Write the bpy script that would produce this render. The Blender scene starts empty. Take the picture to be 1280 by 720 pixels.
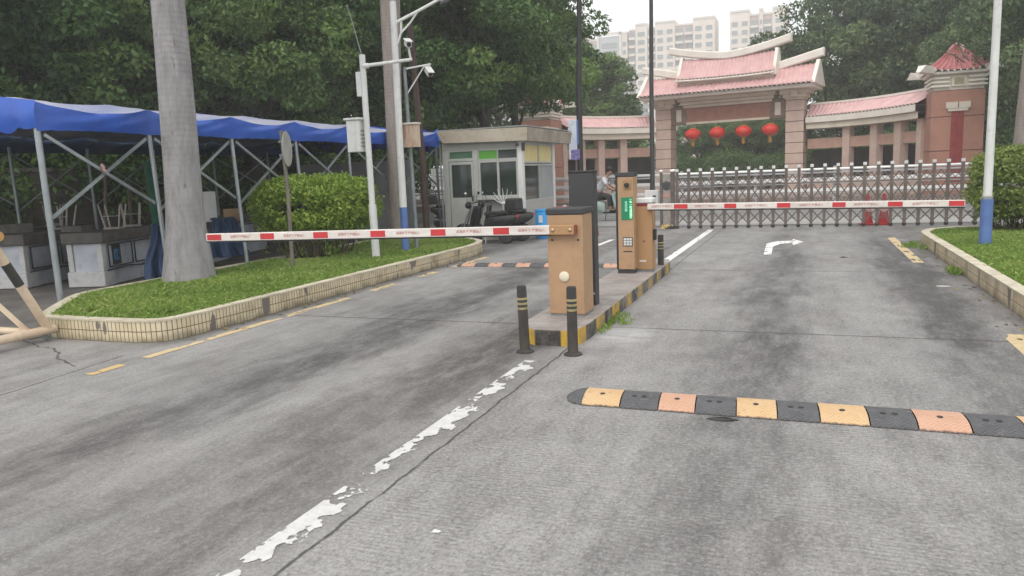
import bpy, math, random
import numpy as np
from mathutils import Vector, Matrix

random.seed(7)
rng = np.random.default_rng(11)
PI = math.pi
S = bpy.context.scene
COL = S.collection

# ------------------------------------------------------------------ camera
cd = bpy.data.cameras.new("camera")
cd.sensor_width = 36.0
cd.lens = 36.0 * 950.0 / 1280.0
cd.clip_start = 0.05
cd.clip_end = 3000
cam = bpy.data.objects.new("camera", cd)
COL.objects.link(cam)
cam.matrix_world = (Matrix.Translation((0, 0, 1.65)) @ Matrix.Rotation(0.3729, 4, 'Z')
                    @ Matrix.Rotation(PI / 2 - math.radians(8.5013), 4, 'X') @ Matrix.Rotation(-0.039, 4, 'Z'))
S.camera = cam

# ------------------------------------------------------------------ sky, sun, exposure
SUN_EL, SUN_AZ = math.radians(54), math.radians(188)      # azimuth from +Y towards +X
w = bpy.data.worlds.new("World")
S.world = w
w.use_nodes = True
nt = w.node_tree
nt.nodes.clear()
out = nt.nodes.new('ShaderNodeOutputWorld')
bg = nt.nodes.new('ShaderNodeBackground')
sky = nt.nodes.new('ShaderNodeTexSky')
sky.sky_type = 'NISHITA'
sky.sun_disc = False
sky.sun_elevation = SUN_EL
sky.sun_rotation = SUN_AZ
sky.dust_density = 4.0
sky.air_density = 1.2
# an even bright cloud deck over the clear sky
tc = nt.nodes.new('ShaderNodeTexCoord')
nz = nt.nodes.new('ShaderNodeTexNoise')
nz.inputs['Scale'].default_value = 2.2
nz.inputs['Detail'].default_value = 5
cr = nt.nodes.new('ShaderNodeValToRGB')
cr.color_ramp.elements[0].position = 0.3
cr.color_ramp.elements[0].color = (9.2, 9.4, 9.6, 1)
cr.color_ramp.elements[1].position = 0.7
cr.color_ramp.elements[1].color = (11.2, 11.1, 10.9, 1)
mx = nt.nodes.new('ShaderNodeMix')
mx.data_type = 'RGBA'
mx.inputs[0].default_value = 0.9
nt.links.new(tc.outputs['Generated'], nz.inputs['Vector'])
nt.links.new(nz.outputs['Fac'], cr.inputs['Fac'])
nt.links.new(sky.outputs['Color'], mx.inputs[6])
nt.links.new(cr.outputs['Color'], mx.inputs[7])
nt.links.new(mx.outputs[2], bg.inputs['Color'])
bg.inputs['Strength'].default_value = 0.115
nt.links.new(bg.outputs['Background'], out.inputs['Surface'])

sd = bpy.data.lights.new("sun", 'SUN')
sd.energy = 1.25
sd.angle = math.radians(32)
sd.color = (1.0, 0.95, 0.88)
sun = bpy.data.objects.new("sun", sd)
COL.objects.link(sun)
sdir = Vector((math.sin(SUN_AZ) * math.cos(SUN_EL), math.cos(SUN_AZ) * math.cos(SUN_EL), math.sin(SUN_EL)))
sun.rotation_euler = (-sdir).to_track_quat('-Z', 'Y').to_euler()

S.view_settings.view_transform = 'Standard'
S.view_settings.look = 'None'
S.view_settings.gamma = 1
S.view_settings.use_curve_mapping = False
S.view_settings.exposure = 0.33
S.render.engine = 'CYCLES'
S.cycles.max_bounces = 6
S.cycles.transparent_max_bounces = 8
S.cycles.volume_bounces = 1

# ------------------------------------------------------------------ helpers: materials
MATS = {}


def lin(c):
    return tuple(((v / 255.0) / 12.92 if v / 255.0 <= 0.04045 else ((v / 255.0 + 0.055) / 1.055) ** 2.4) for v in c)


def mat(name, c1, c2=None, scale=4.0, rough=0.7, metal=0.0, bump=0.0, bscale=60.0, spec=0.4, lo=0.35, hi=0.65,
        stretch=None, detail=6.0, emit=None, estr=0.0, dirt=0.0):
    """procedural surface: two tones broken up by noise, a fine bump and optional dirt blotches"""
    if name in MATS:
        return MATS[name]
    m = bpy.data.materials.new(name)
    m.use_nodes = True
    t = m.node_tree
    b = t.nodes['Principled BSDF']
    L = t.links
    co = t.nodes.new('ShaderNodeTexCoord')
    vec = co.outputs['Object']
    if stretch:
        mp = t.nodes.new('ShaderNodeMapping')
        mp.inputs['Scale'].default_value = stretch
        L.new(vec, mp.inputs['Vector'])
        vec = mp.outputs['Vector']
    n = t.nodes.new('ShaderNodeTexNoise')
    n.inputs['Scale'].default_value = scale
    n.inputs['Detail'].default_value = detail
    L.new(vec, n.inputs['Vector'])
    r = t.nodes.new('ShaderNodeValToRGB')
    if c2 is None:
        c2 = tuple(v * 0.8 for v in c1)
    r.color_ramp.elements[0].position = lo
    r.color_ramp.elements[0].color = (*c1, 1)
    r.color_ramp.elements[1].position = hi
    r.color_ramp.elements[1].color = (*c2, 1)
    L.new(n.outputs['Fac'], r.inputs['Fac'])
    col = r.outputs['Color']
    if dirt > 0:
        n2 = t.nodes.new('ShaderNodeTexNoise')
        n2.inputs['Scale'].default_value = scale * 2.7 + 3
        n2.inputs['Detail'].default_value = 8
        n2.inputs['Roughness'].default_value = 0.7
        L.new(co.outputs['Object'], n2.inputs['Vector'])
        r2 = t.nodes.new('ShaderNodeValToRGB')
        r2.color_ramp.elements[0].position = 0.52
        r2.color_ramp.elements[0].color = (0, 0, 0, 1)
        r2.color_ramp.elements[1].position = 0.75
        r2.color_ramp.elements[1].color = (dirt, dirt, dirt, 1)
        L.new(n2.outputs['Fac'], r2.inputs['Fac'])
        x = t.nodes.new('ShaderNodeMix')
        x.data_type = 'RGBA'
        L.new(r2.outputs['Color'], x.inputs[0])
        L.new(col, x.inputs[6])
        x.inputs[7].default_value = (0.07, 0.06, 0.05, 1)
        col = x.outputs[2]
    L.new(col, b.inputs['Base Color'])
    b.inputs['Roughness'].default_value = rough
    b.inputs['Metallic'].default_value = metal
    b.inputs['Specular IOR Level'].default_value = spec
    if bump > 0:
        n3 = t.nodes.new('ShaderNodeTexNoise')
        n3.inputs['Scale'].default_value = bscale
        n3.inputs['Detail'].default_value = 4
        L.new(vec, n3.inputs['Vector'])
        bp = t.nodes.new('ShaderNodeBump')
        bp.inputs['Strength'].default_value = bump
        bp.inputs['Distance'].default_value = 0.02
        L.new(n3.outputs['Fac'], bp.inputs['Height'])
        L.new(bp.outputs['Normal'], b.inputs['Normal'])
    if emit:
        b.inputs['Emission Color'].default_value = (*emit, 1)
        b.inputs['Emission Strength'].default_value = estr
    MATS[name] = m
    return m


class NB:
    """tiny node-building helper"""
    def __init__(s, name):
        s.m = bpy.data.materials.new(name)
        s.m.use_nodes = True
        s.t = s.m.node_tree
        s.b = s.t.nodes['Principled BSDF']
        s.out = s.t.nodes['Material Output']

    def put(s, sock, v):
        if hasattr(v, 'is_output'):
            s.t.links.new(v, sock)
        else:
            sock.default_value = v

    def math(s, op, a, b=0.0, c=None, clamp=False):
        n = s.t.nodes.new('ShaderNodeMath')
        n.operation = op
        n.use_clamp = clamp
        s.put(n.inputs[0], a)
        s.put(n.inputs[1], b)
        if c is not None:
            s.put(n.inputs[2], c)
        return n.outputs[0]

    def noise(s, vec, scale, detail=5, rough=0.55):
        n = s.t.nodes.new('ShaderNodeTexNoise')
        n.inputs['Scale'].default_value = scale
        n.inputs['Detail'].default_value = detail
        n.inputs['Roughness'].default_value = rough
        s.t.links.new(vec, n.inputs['Vector'])
        return n.outputs['Fac']

    def ramp(s, v, p0, p1, c0=0.0, c1=1.0):
        n = s.t.nodes.new('ShaderNodeMapRange')
        n.clamp = True
        s.put(n.inputs[0], v)
        n.inputs[1].default_value = p0
        n.inputs[2].default_value = p1
        n.inputs[3].default_value = c0
        n.inputs[4].default_value = c1
        return n.outputs[0]

    def mapping(s, vec, sc):
        n = s.t.nodes.new('ShaderNodeMapping')
        n.inputs['Scale'].default_value = sc
        s.t.links.new(vec, n.inputs['Vector'])
        return n.outputs['Vector']

    def mix(s, f, a, b):
        n = s.t.nodes.new('ShaderNodeMix')
        n.data_type = 'RGBA'
        s.put(n.inputs[0], f)
        s.put(n.inputs[6], a if hasattr(a, 'is_output') else (*a, 1))
        s.put(n.inputs[7], b if hasattr(b, 'is_output') else (*b, 1))
        return n.outputs[2]

    def pos(s):
        g = s.t.nodes.new('ShaderNodeNewGeometry')
        return g.outputs['Position']

    def xyz(s, v):
        n = s.t.nodes.new('ShaderNodeSeparateXYZ')
        s.t.links.new(v, n.inputs[0])
        return n.outputs

    def bump(s, h, strength=0.3, dist=0.01):
        bp = s.t.nodes.new('ShaderNodeBump')
        bp.inputs['Strength'].default_value = strength
        bp.inputs['Distance'].default_value = dist
        s.t.links.new(h, bp.inputs['Height'])
        s.t.links.new(bp.outputs['Normal'], s.b.inputs['Normal'])


# ------------------------------------------------------------------ helpers: geometry
def rotm(rx=0, ry=0, rz=0):
    return Matrix.Rotation(rz, 3, 'Z') @ Matrix.Rotation(ry, 3, 'Y') @ Matrix.Rotation(rx, 3, 'X')


class MB:
    """collects faces and links them as one mesh object"""
    def __init__(s):
        s.v, s.f, s.mi, s.uv = [], [], [], {}

    def add(s, vs, fs, m=0):
        o = len(s.v)
        s.v += [tuple(p) for p in vs]
        for f in fs:
            s.f.append(tuple(i + o for i in f))
            s.mi.append(m)
        return s

    def box(s, c, d, m=0, R=None, taper=1.0):
        x, y, z = d[0] / 2, d[1] / 2, d[2] / 2
        vs = []
        for sz in (-1, 1):
            k = taper if sz > 0 else 1.0
            for sx, sy in ((-1, -1), (1, -1), (1, 1), (-1, 1)):
                vs.append(Vector((sx * x * k, sy * y * k, sz * z)))
        if R is not None:
            vs = [R @ p for p in vs]
        c = Vector(c)
        vs = [p + c for p in vs]
        return s.add(vs, [(3, 2, 1, 0), (4, 5, 6, 7), (0, 1, 5, 4), (1, 2, 6, 5), (2, 3, 7, 6), (3, 0, 4, 7)], m)

    def bx(s, x0, x1, y0, y1, z0, z1, m=0):
        return s.box(((x0 + x1) / 2, (y0 + y1) / 2, (z0 + z1) / 2), (abs(x1 - x0), abs(y1 - y0), abs(z1 - z0)), m)

    def bar(s, a, b, wdt, hgt=None, m=0):
        a, b = Vector(a), Vector(b)
        hgt = wdt if hgt is None else hgt
        d = b - a
        z = d.normalized()
        up = Vector((0, 0, 1)) if abs(z.z) < 0.95 else Vector((0, 1, 0))
        x = z.cross(up).normalized()
        y = x.cross(z).normalized()
        vs = []
        for p in (a, b):
            for sx, sy in ((-1, -1), (1, -1), (1, 1), (-1, 1)):
                vs.append(p + x * sx * wdt / 2 + y * sy * hgt / 2)
        return s.add(vs, [(3, 2, 1, 0), (4, 5, 6, 7), (0, 1, 5, 4), (1, 2, 6, 5), (2, 3, 7, 6), (3, 0, 4, 7)], m)

    def tube(s, pts, r, n=10, m=0, cap=True):
        pts = [Vector(p) for p in pts]
        rs = r if isinstance(r, (list, tuple)) else [r] * len(pts)
        o = len(s.v)
        prev = None
        for i, p in enumerate(pts):
            if i == 0:
                t = pts[1] - pts[0]
            elif i == len(pts) - 1:
                t = pts[-1] - pts[-2]
            else:
                t = (pts[i + 1] - p).normalized() + (p - pts[i - 1]).normalized()
            t = t.normalized() if t.length > 1e-9 else Vector((0, 0, 1))
            if prev is None:
                up = Vector((0, 0, 1)) if abs(t.z) < 0.9 else Vector((0, 1, 0))
                x = t.cross(up).normalized()
            else:
                x = (prev - t * prev.dot(t)).normalized()
            prev = x
            y = t.cross(x)
            for k in range(n):
                a = 2 * PI * k / n
                s.v.append(tuple(p + (x * math.cos(a) + y * math.sin(a)) * rs[i]))
        for i in range(len(pts) - 1):
            for k in range(n):
                k2 = (k + 1) % n
                s.f.append((o + i * n + k, o + i * n + k2, o + (i + 1) * n + k2, o + (i + 1) * n + k))
                s.mi.append(m)
        if cap:
            s.f.append(tuple(o + k for k in reversed(range(n))))
            s.mi.append(m)
            e = o + (len(pts) - 1) * n
            s.f.append(tuple(e + k for k in range(n)))
            s.mi.append(m)
        return s

    def lathe(s, prof, c=(0, 0, 0), n=20, m=0, R=None, sx=1.0, sy=1.0):
        c = Vector(c)
        o = len(s.v)
        for r, z in prof:
            for k in range(n):
                a = 2 * PI * k / n
                p = Vector((r * math.cos(a) * sx, r * math.sin(a) * sy, z))
                if R is not None:
                    p = R @ p
                s.v.append(tuple(p + c))
        for i in range(len(prof) - 1):
            for k in range(n):
                k2 = (k + 1) % n
                s.f.append((o + i * n + k, o + i * n + k2, o + (i + 1) * n + k2, o + (i + 1) * n + k))
                s.mi.append(m)
        s.f.append(tuple(o + k for k in reversed(range(n))))
        s.mi.append(m)
        e = o + (len(prof) - 1) * n
        s.f.append(tuple(e + k for k in range(n)))
        s.mi.append(m)
        return s

    def prism(s, poly, y0, y1, axis='y', m=0):
        """extrude a 2-D outline: axis y -> poly is (x,z); axis z -> (x,y); axis x -> (y,z)"""
        n = len(poly)
        def P(p, h):
            return (p[0], h, p[1]) if axis == 'y' else ((p[0], p[1], h) if axis == 'z' else (h, p[0], p[1]))
        vs = [P(p, y0) for p in poly] + [P(p, y1) for p in poly]
        fs = [tuple(range(n)), tuple(range(2 * n - 1, n - 1, -1))]
        fs += [(i, i + n, (i + 1) % n + n, (i + 1) % n) for i in range(n)]
        return s.add(vs, fs, m)

    def grid(s, fn, nu, nv, m=0):
        o = len(s.v)
        for i in range(nu + 1):
            for j in range(nv + 1):
                s.v.append(tuple(fn(i / nu, j / nv)))
        for i in range(nu):
            for j in range(nv):
                a = o + i * (nv + 1) + j
                s.f.append((a, a + nv + 1, a + nv + 2, a + 1))
                s.mi.append(m)
        return s

    def ball(s, c, r, m=0, n=12, k=8, R=None):
        rx, ry, rz = r if isinstance(r, (list, tuple)) else (r, r, r)
        prof = []
        for i in range(k + 1):
            a = -PI / 2 + PI * i / k
            prof.append((max(math.cos(a), 0.02), math.sin(a)))
        o = len(s.v)
        s.lathe(prof, (0, 0, 0), n, m)
        c = Vector(c)
        for i in range(o, len(s.v)):
            p = Vector(s.v[i])
            p = Vector((p.x * rx, p.y * ry, p.z * rz))
            if R is not None:
                p = R @ p
            s.v[i] = tuple(p + c)
        return s

    def build(s, name, mats, parent=None, bevel=0.0, smooth=None, seg=2):
        me = bpy.data.meshes.new(name)
        me.from_pydata(s.v, [], s.f)
        for mm in (mats if isinstance(mats, (list, tuple)) else [mats]):
            me.materials.append(mm)
        me.polygons.foreach_set('material_index', s.mi)
        import bmesh
        bm = bmesh.new()
        bm.from_mesh(me)
        bmesh.ops.recalc_face_normals(bm, faces=bm.faces)
        bm.to_mesh(me)
        bm.free()
        if smooth is not None:
            me.polygons.foreach_set('use_smooth', [True] * len(me.polygons))
            me.set_sharp_from_angle(angle=math.radians(smooth))
        me.update()
        o = bpy.data.objects.new(name, me)
        COL.objects.link(o)
        if parent:
            o.parent = parent
        if bevel > 0:
            md = o.modifiers.new('bevel', 'BEVEL')
            md.width = bevel
            md.segments = seg
            md.limit_method = 'ANGLE'
            md.angle_limit = math.radians(40)
        return o


def tag(o, label=None, cat=None, group=None, kind=None):
    if label:
        o['label'] = label
    if cat:
        o['category'] = cat
    if group:
        o['group'] = group
    if kind:
        o['kind'] = kind
    return o


def thing(name, label, cat, loc=(0, 0, 0), rz=0.0, group=None):
    o = bpy.data.objects.new(name, None)
    o.empty_display_size = 0.2
    COL.objects.link(o)
    o.location = loc
    o.rotation_euler = (0, 0, rz)
    return tag(o, label, cat, group)


def copy_tree(o, parent=None):
    c = o.copy()
    COL.objects.link(c)
    if parent:
        c.parent = parent
    for ch in list(o.children):
        copy_tree(ch, c)
    return c


def text_mesh(body, size, name, material, parent, loc, R=None, depth=0.001, spacing=1.0):
    cu = bpy.data.curves.new('lettering', 'FONT')
    cu.body = body
    cu.size = size
    cu.extrude = depth
    cu.align_x = 'CENTER'
    cu.align_y = 'CENTER'
    cu.space_line = spacing
    ob = bpy.data.objects.new('lettering', cu)
    COL.objects.link(ob)
    bpy.context.view_layer.update()
    dg = bpy.context.evaluated_depsgraph_get()
    me = bpy.data.meshes.new_from_object(ob.evaluated_get(dg))
    bpy.data.objects.remove(ob)
    bpy.data.curves.remove(cu)
    me.materials.clear()
    me.materials.append(material)
    o = bpy.data.objects.new(name, me)
    COL.objects.link(o)
    o.parent = parent
    o.location = loc
    o.rotation_euler = R if R else (PI / 2, 0, 0)
    return o


# ------------------------------------------------------------------ helpers: leaves
def leaf_material(name, dark, mid, light, trans=0.25, rough=0.5):
    q = NB(name)
    a = q.t.nodes.new('ShaderNodeAttribute')
    a.attribute_name = 'tint'
    r = q.t.nodes.new('ShaderNodeValToRGB')
    r.color_ramp.elements[0].position = 0.0
    r.color_ramp.elements[0].color = (*dark, 1)
    r.color_ramp.elements[1].position = 1.0
    r.color_ramp.elements[1].color = (*light, 1)
    e = r.color_ramp.elements.new(0.5)
    e.color = (*mid, 1)
    q.t.links.new(a.outputs['Fac'], r.inputs['Fac'])
    q.t.links.new(r.outputs['Color'], q.b.inputs['Base Color'])
    q.b.inputs['Roughness'].default_value = rough
    q.b.inputs['Specular IOR Level'].default_value = 0.35
    tr = q.t.nodes.new('ShaderNodeBsdfTranslucent')
    q.t.links.new(r.outputs['Color'], tr.inputs['Color'])
    ms = q.t.nodes.new('ShaderNodeMixShader')
    ms.inputs[0].default_value = trans
    q.t.links.new(q.b.outputs[0], ms.inputs[1])
    q.t.links.new(tr.outputs[0], ms.inputs[2])
    q.t.links.new(ms.outputs[0], q.out.inputs['Surface'])
    return q.m


def quads_mesh(name, P, tint, material):
    """P: (n,4,3) quads"""
    n = P.shape[0]
    me = bpy.data.meshes.new(name)
    me.vertices.add(n * 4)
    me.vertices.foreach_set('co', P.reshape(-1).astype(np.float32))
    me.loops.add(n * 4)
    me.loops.foreach_set('vertex_index', np.arange(n * 4, dtype=np.int32))
    me.polygons.add(n)
    me.polygons.foreach_set('loop_start', (np.arange(n) * 4).astype(np.int32))
    me.polygons.foreach_set('loop_total', np.full(n, 4, np.int32))
    at = me.attributes.new('tint', 'FLOAT', 'FACE')
    at.data.foreach_set('value', np.clip(tint, 0, 1).astype(np.float32))
    me.materials.append(material)
    me.update(calc_edges=True)
    me.validate()
    return me


def unit(a):
    return a / np.maximum(np.linalg.norm(a, axis=1, keepdims=True), 1e-9)


def leaves(centers, radii, counts, size, aspect=0.45, droop=0.2, tvar=0.22, ctint=None, flat=0.75, hollow=0.45):
    """leaf rhombs scattered through a set of clumps"""
    P, T = [], []
    for i, (c, r, n) in enumerate(zip(centers, radii, counts)):
        d = unit(rng.normal(size=(n, 3)))
        rad = r * (hollow + (1.05 - hollow) * rng.random((n, 1)) ** 0.6)
        d2 = d.copy()
        d2[:, 2] *= flat
        p = np.array(c)[None, :] + d2 * rad
        ax = unit(d * 0.6 + rng.normal(size=(n, 3)) * 0.7 + np.array([0, 0, -droop]))
        nr = unit(d * 0.7 + np.array([0, 0, 0.6]) + rng.normal(size=(n, 3)) * 0.5)
        sd_ = unit(np.cross(ax, nr))
        L = size * (0.6 + 0.8 * rng.random((n, 1)))
        W = L * aspect
        q = np.stack([p - ax * L * 0.5, p + sd_ * W * 0.5 - ax * L * 0.05, p + ax * L * 0.5, p - sd_ * W * 0.5 - ax * L * 0.05], axis=1)
        P.append(q)
        base = 0.5 if ctint is None else ctint[i]
        T.append(base + rng.normal(size=n) * tvar)
    return np.concatenate(P), np.concatenate(T)

# ================================================================== SETTING
def road_material():
    q = NB("worn_concrete_road")
    p = q.pos()
    x, y, z = q.xyz(p)
    big = q.noise(q.mapping(p, (0.9, 0.28, 1)), 0.9, 6, 0.62)
    med = q.noise(q.mapping(p, (1.6, 0.9, 1)), 1.6, 8, 0.7)
    scuff = q.noise(q.mapping(p, (0.6, 3.2, 1)), 3.0, 9, 0.75)
    fine = q.noise(q.mapping(p, (1.0, 0.55, 1)), 75, 5, 0.75)
    grit = q.noise(p, 190, 3, 0.7)
    blot = q.noise(q.mapping(p, (1.0, 0.45, 1)), 5.5, 9, 0.78)
    spk = q.noise(p, 34, 6, 0.85)
    strk = q.noise(q.mapping(p, (1.0, 0.16, 1)), 4.5, 7, 0.72)
    wob = q.noise(q.mapping(p, (1, 0.5, 1)), 0.8, 4, 0.6)
    xw = q.math('ADD', x, q.math('MULTIPLY', q.math('SUBTRACT', wob, 0.5), 1.3))

    def band(c, wd):
        d = q.math('DIVIDE', q.math('SUBTRACT', xw, c), wd)
        return q.math('EXPONENT', q.math('MULTIPLY', q.math('MULTIPLY', d, d), -1.0))
    tyre = q.math('ADD', q.math('ADD', q.math('MULTIPLY', band(-4.35, 0.5), 1.25), band(-2.75, 0.4)), q.math('ADD', q.math('MULTIPLY', band(-0.4, 0.4), 1.1), q.math('MULTIPLY', band(1.42, 0.42), 1.5)))
    # the rubber is heaviest around the barrier where cars stop
    near = q.math('MULTIPLY', q.ramp(y, 2.0, 7.0, 0.35, 1.0), q.ramp(y, 13.0, 20.0, 1.0, 0.35))
    tyre = q.math('MULTIPLY', q.math('MULTIPLY', tyre, near), q.ramp(big, 0.36, 0.60, 0.35, 1.1))
    base = q.mix(q.ramp(big, 0.3, 0.7), (0.212, 0.206, 0.201), (0.335, 0.327, 0.319))
    base = q.mix(q.ramp(med, 0.45, 0.72, 0.0, 0.6), base, (0.115, 0.113, 0.113))
    base = q.mix(q.ramp(scuff, 0.5, 0.72, 0.0, 0.55), base, (0.33, 0.327, 0.323))
    base = q.mix(q.math('MINIMUM', q.math('MULTIPLY', tyre, q.ramp(strk, 0.36, 0.6, 1.15, 0.6)), 0.86), base, (0.052, 0.049, 0.049))
    tyre2 = q.math('MINIMUM', q.math('MULTIPLY', tyre, q.ramp(blot, 0.36, 0.56, 0.75, 0.35)), 0.62)
    # faint brownish rust tint in places
    base = q.mix(q.ramp(q.noise(p, 0.55, 4), 0.52, 0.7, 0.0, 0.35), base, (0.185, 0.155, 0.145))
    dx_ = q.math('DIVIDE', q.math('SUBTRACT', xw, -2.75), 0.5)
    brn = q.math('MULTIPLY', q.math('EXPONENT', q.math('MULTIPLY', q.math('MULTIPLY', dx_, dx_), -1.0)), q.math('MULTIPLY', q.ramp(y, 7.0, 5.5), q.ramp(med, 0.34, 0.56, 0.2, 0.8)))
    base = q.mix(brn, base, (0.095, 0.080, 0.074))
    base = q.mix(q.ramp(blot, 0.46, 0.66, 0.0, 0.45), base, (0.37, 0.366, 0.36))
    base = q.mix(q.ramp(blot, 0.47, 0.34, 0.0, 0.35), base, (0.095, 0.093, 0.092))
    base = q.mix(q.ramp(strk, 0.52, 0.70, 0.0, 0.55), base, (0.36, 0.356, 0.35))
    base = q.mix(q.ramp(strk, 0.46, 0.32, 0.0, 0.5), base, (0.085, 0.082, 0.081))
    gsl = q.ramp(x, -2.12, -2.06, 0.55, 1.0)
    patch = q.noise(q.mapping(p, (1.0, 0.55, 1)), 1.15, 7, 0.66)
    base = q.mix(q.ramp(patch, 0.50, 0.34, 0.0, 0.42), base, (0.085, 0.080, 0.078))
    base = q.mix(q.ramp(patch, 0.54, 0.66, 0.0, 0.40), base, (0.37, 0.362, 0.355))
    base = q.mix(q.math('MULTIPLY', q.ramp(spk, 0.50, 0.60, 0.0, 0.60), gsl), base, (0.42, 0.414, 0.406))
    base = q.mix(q.math('MULTIPLY', q.ramp(spk, 0.47, 0.38, 0.0, 0.60), gsl), base, (0.07, 0.067, 0.066))
    base = q.mix(q.ramp(fine, 0.46, 0.66, 0.0, 0.55), base, (0.085, 0.083, 0.082))
    base = q.mix(q.ramp(grit, 0.54, 0.68, 0.0, 0.6), base, (0.44, 0.435, 0.43))
    base = q.mix(tyre2, base, (0.045, 0.043, 0.043))
    # tined grooves across the lanes, strongest on the right slab
    gw = q.math('ADD', y, q.math('MULTIPLY', q.math('SUBTRACT', q.noise(q.mapping(p, (0.6, 4, 1)), 2.0, 3), 0.5), 0.05))
    groove = q.math('SINE', q.math('MULTIPLY', gw, 2 * PI / 0.034))
    gsel = q.math('MULTIPLY', q.ramp(x, -2.12, -2.06, 0.25, 1.0), q.ramp(q.noise(p, 1.7, 6, 0.7), 0.42, 0.58, 0.0, 1.0))
    gd = q.math('MULTIPLY', q.ramp(groove, 0.1, 0.95), gsel)
    base = q.mix(q.math('MULTIPLY', gd, 0.30), base, (0.075, 0.074, 0.074))
    # joints and cracks
    cw = q.math('MULTIPLY', q.math('SUBTRACT', q.noise(p, 4.5, 4, 0.6), 0.5), 0.06)

    def line(v, c, wd):
        d = q.math('ABSOLUTE', q.math('SUBTRACT', q.math('ADD', v, cw), c))
        return q.ramp(d, wd * 0.45, wd, 1.0, 0.0)
    lines = line(x, -2.085, 0.013)
    for c in (7.78, 12.45, 17.1, 2.0, -2.6):
        lines = q.math('MAXIMUM', lines, q.math('MULTIPLY', line(y, c, 0.026), 0.85))
    cx = q.math('ADD', x, q.math('MULTIPLY', y, 0.12))
    lines = q.math('MAXIMUM', lines, q.math('MULTIPLY', line(cx, -5.72, 0.016), q.ramp(y, 5.4, 5.6, 1, 0)))
    diag = q.math('ADD', q.math('MULTIPLY', y, 0.95), q.math('MULTIPLY', x, 0.42))
    lines = q.math('MAXIMUM', lines, q.math('MULTIPLY', line(q.math('ADD', diag, q.math('MULTIPLY', q.noise(p, 1.7, 4), 0.5)), 2.35, 0.016), q.math('MULTIPLY', q.ramp(x, -6.45, -6.5), q.ramp(y, 5.9, 6.0, 1, 0))))
    lines = q.math('MULTIPLY', lines, q.ramp(q.noise(p, 5, 4), 0.3, 0.45, 0.35, 1))
    base = q.mix(q.math('MULTIPLY', lines, 0.8), base, (0.035, 0.033, 0.032))
    # dusty pale spills beside the island
    sx_ = q.math('DIVIDE', q.math('SUBTRACT', x, -1.72), 0.34)
    sy_ = q.math('DIVIDE', q.math('SUBTRACT', y, 7.4), 0.42)
    sp = q.math('EXPONENT', q.math('MULTIPLY', q.math('ADD', q.math('MULTIPLY', sx_, sx_), q.math('MULTIPLY', sy_, sy_)), -1))
    base = q.mix(q.math('MULTIPLY', sp, q.ramp(scuff, 0.35, 0.6, 0.1, 0.75)), base, (0.5, 0.5, 0.5))
    # grime in the gutters
    gut = q.math('MAXIMUM', q.ramp(x, -6.05, -6.3, 0, 0.7), q.ramp(x, 1.85, 2.05, 0, 0.6))
    gut = q.math('MULTIPLY', gut, q.math('MULTIPLY', q.ramp(y, 5.9, 6.3), q.ramp(med, 0.3, 0.6, 0.5, 1)))
    base = q.mix(gut, base, (0.085, 0.08, 0.075))
    q.put(q.b.inputs['Base Color'], base)
    q.put(q.b.inputs['Roughness'], q.ramp(big, 0.3, 0.7, 0.6, 0.8))
    q.b.inputs['Specular IOR Level'].default_value = 0.3
    h = q.math('ADD', q.math('MULTIPLY', fine, 0.5), q.math('MULTIPLY', gd, -0.5))
    h = q.math('ADD', h, q.math('MULTIPLY', lines, -1.2))
    q.bump(h, 0.45, 0.006)
    return q.m


def sheet(name, poly, z, m, kind='structure', sub=None):
    me = bpy.data.meshes.new(name)
    me.from_pydata([(p[0], p[1], z) for p in poly], [], [tuple(range(len(poly)))])
    me.materials.append(m)
    o = bpy.data.objects.new(name, me)
    COL.objects.link(o)
    if kind:
        o['kind'] = kind
    return o


M_asph = mat('street_asphalt', (0.16, 0.16, 0.158), (0.22, 0.218, 0.215), 0.8, 0.85, bump=0.3, bscale=80)
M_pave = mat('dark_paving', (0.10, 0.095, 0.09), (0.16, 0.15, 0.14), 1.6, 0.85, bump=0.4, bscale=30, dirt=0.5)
M_conc = mat('pale_concrete', (0.42, 0.41, 0.39), (0.30, 0.29, 0.28), 3.0, 0.85, bump=0.3, bscale=60, dirt=0.5)
M_soil = mat('soil', (0.12, 0.10, 0.055), (0.11, 0.13, 0.045), 6.0, 0.95, bump=0.6, bscale=40)
M_road = road_material()

sheet('ground', [(-1500, -300), (1500, -300), (1500, 2000), (-1500, 2000)], -0.012, M_asph)
sheet('driveway', [(-14, -8), (9, -8), (9, 21.6), (-6.3, 21.6), (-6.3, 20.4), (-12, 20.4), (-12, 5.9), (-14, 5.9)], 0.0, M_road)
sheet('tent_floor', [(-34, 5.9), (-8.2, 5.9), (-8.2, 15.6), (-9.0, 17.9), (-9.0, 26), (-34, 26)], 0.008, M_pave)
sheet('far_pavement', [(-60, 22.2), (40, 22.2), (40, 24.6), (-60, 24.6)], 0.0, mat('pale_paving', (0.36, 0.35, 0.34), (0.28, 0.275, 0.27), 1.0, 0.85, dirt=0.3))
sheet('forecourt', [(-30, 36.2), (20, 36.2), (20, 60), (-30, 60)], 0.0, mat('pink_paving', (0.30, 0.24, 0.21), (0.24, 0.19, 0.17), 1.0, 0.85, dirt=0.3))


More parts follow.
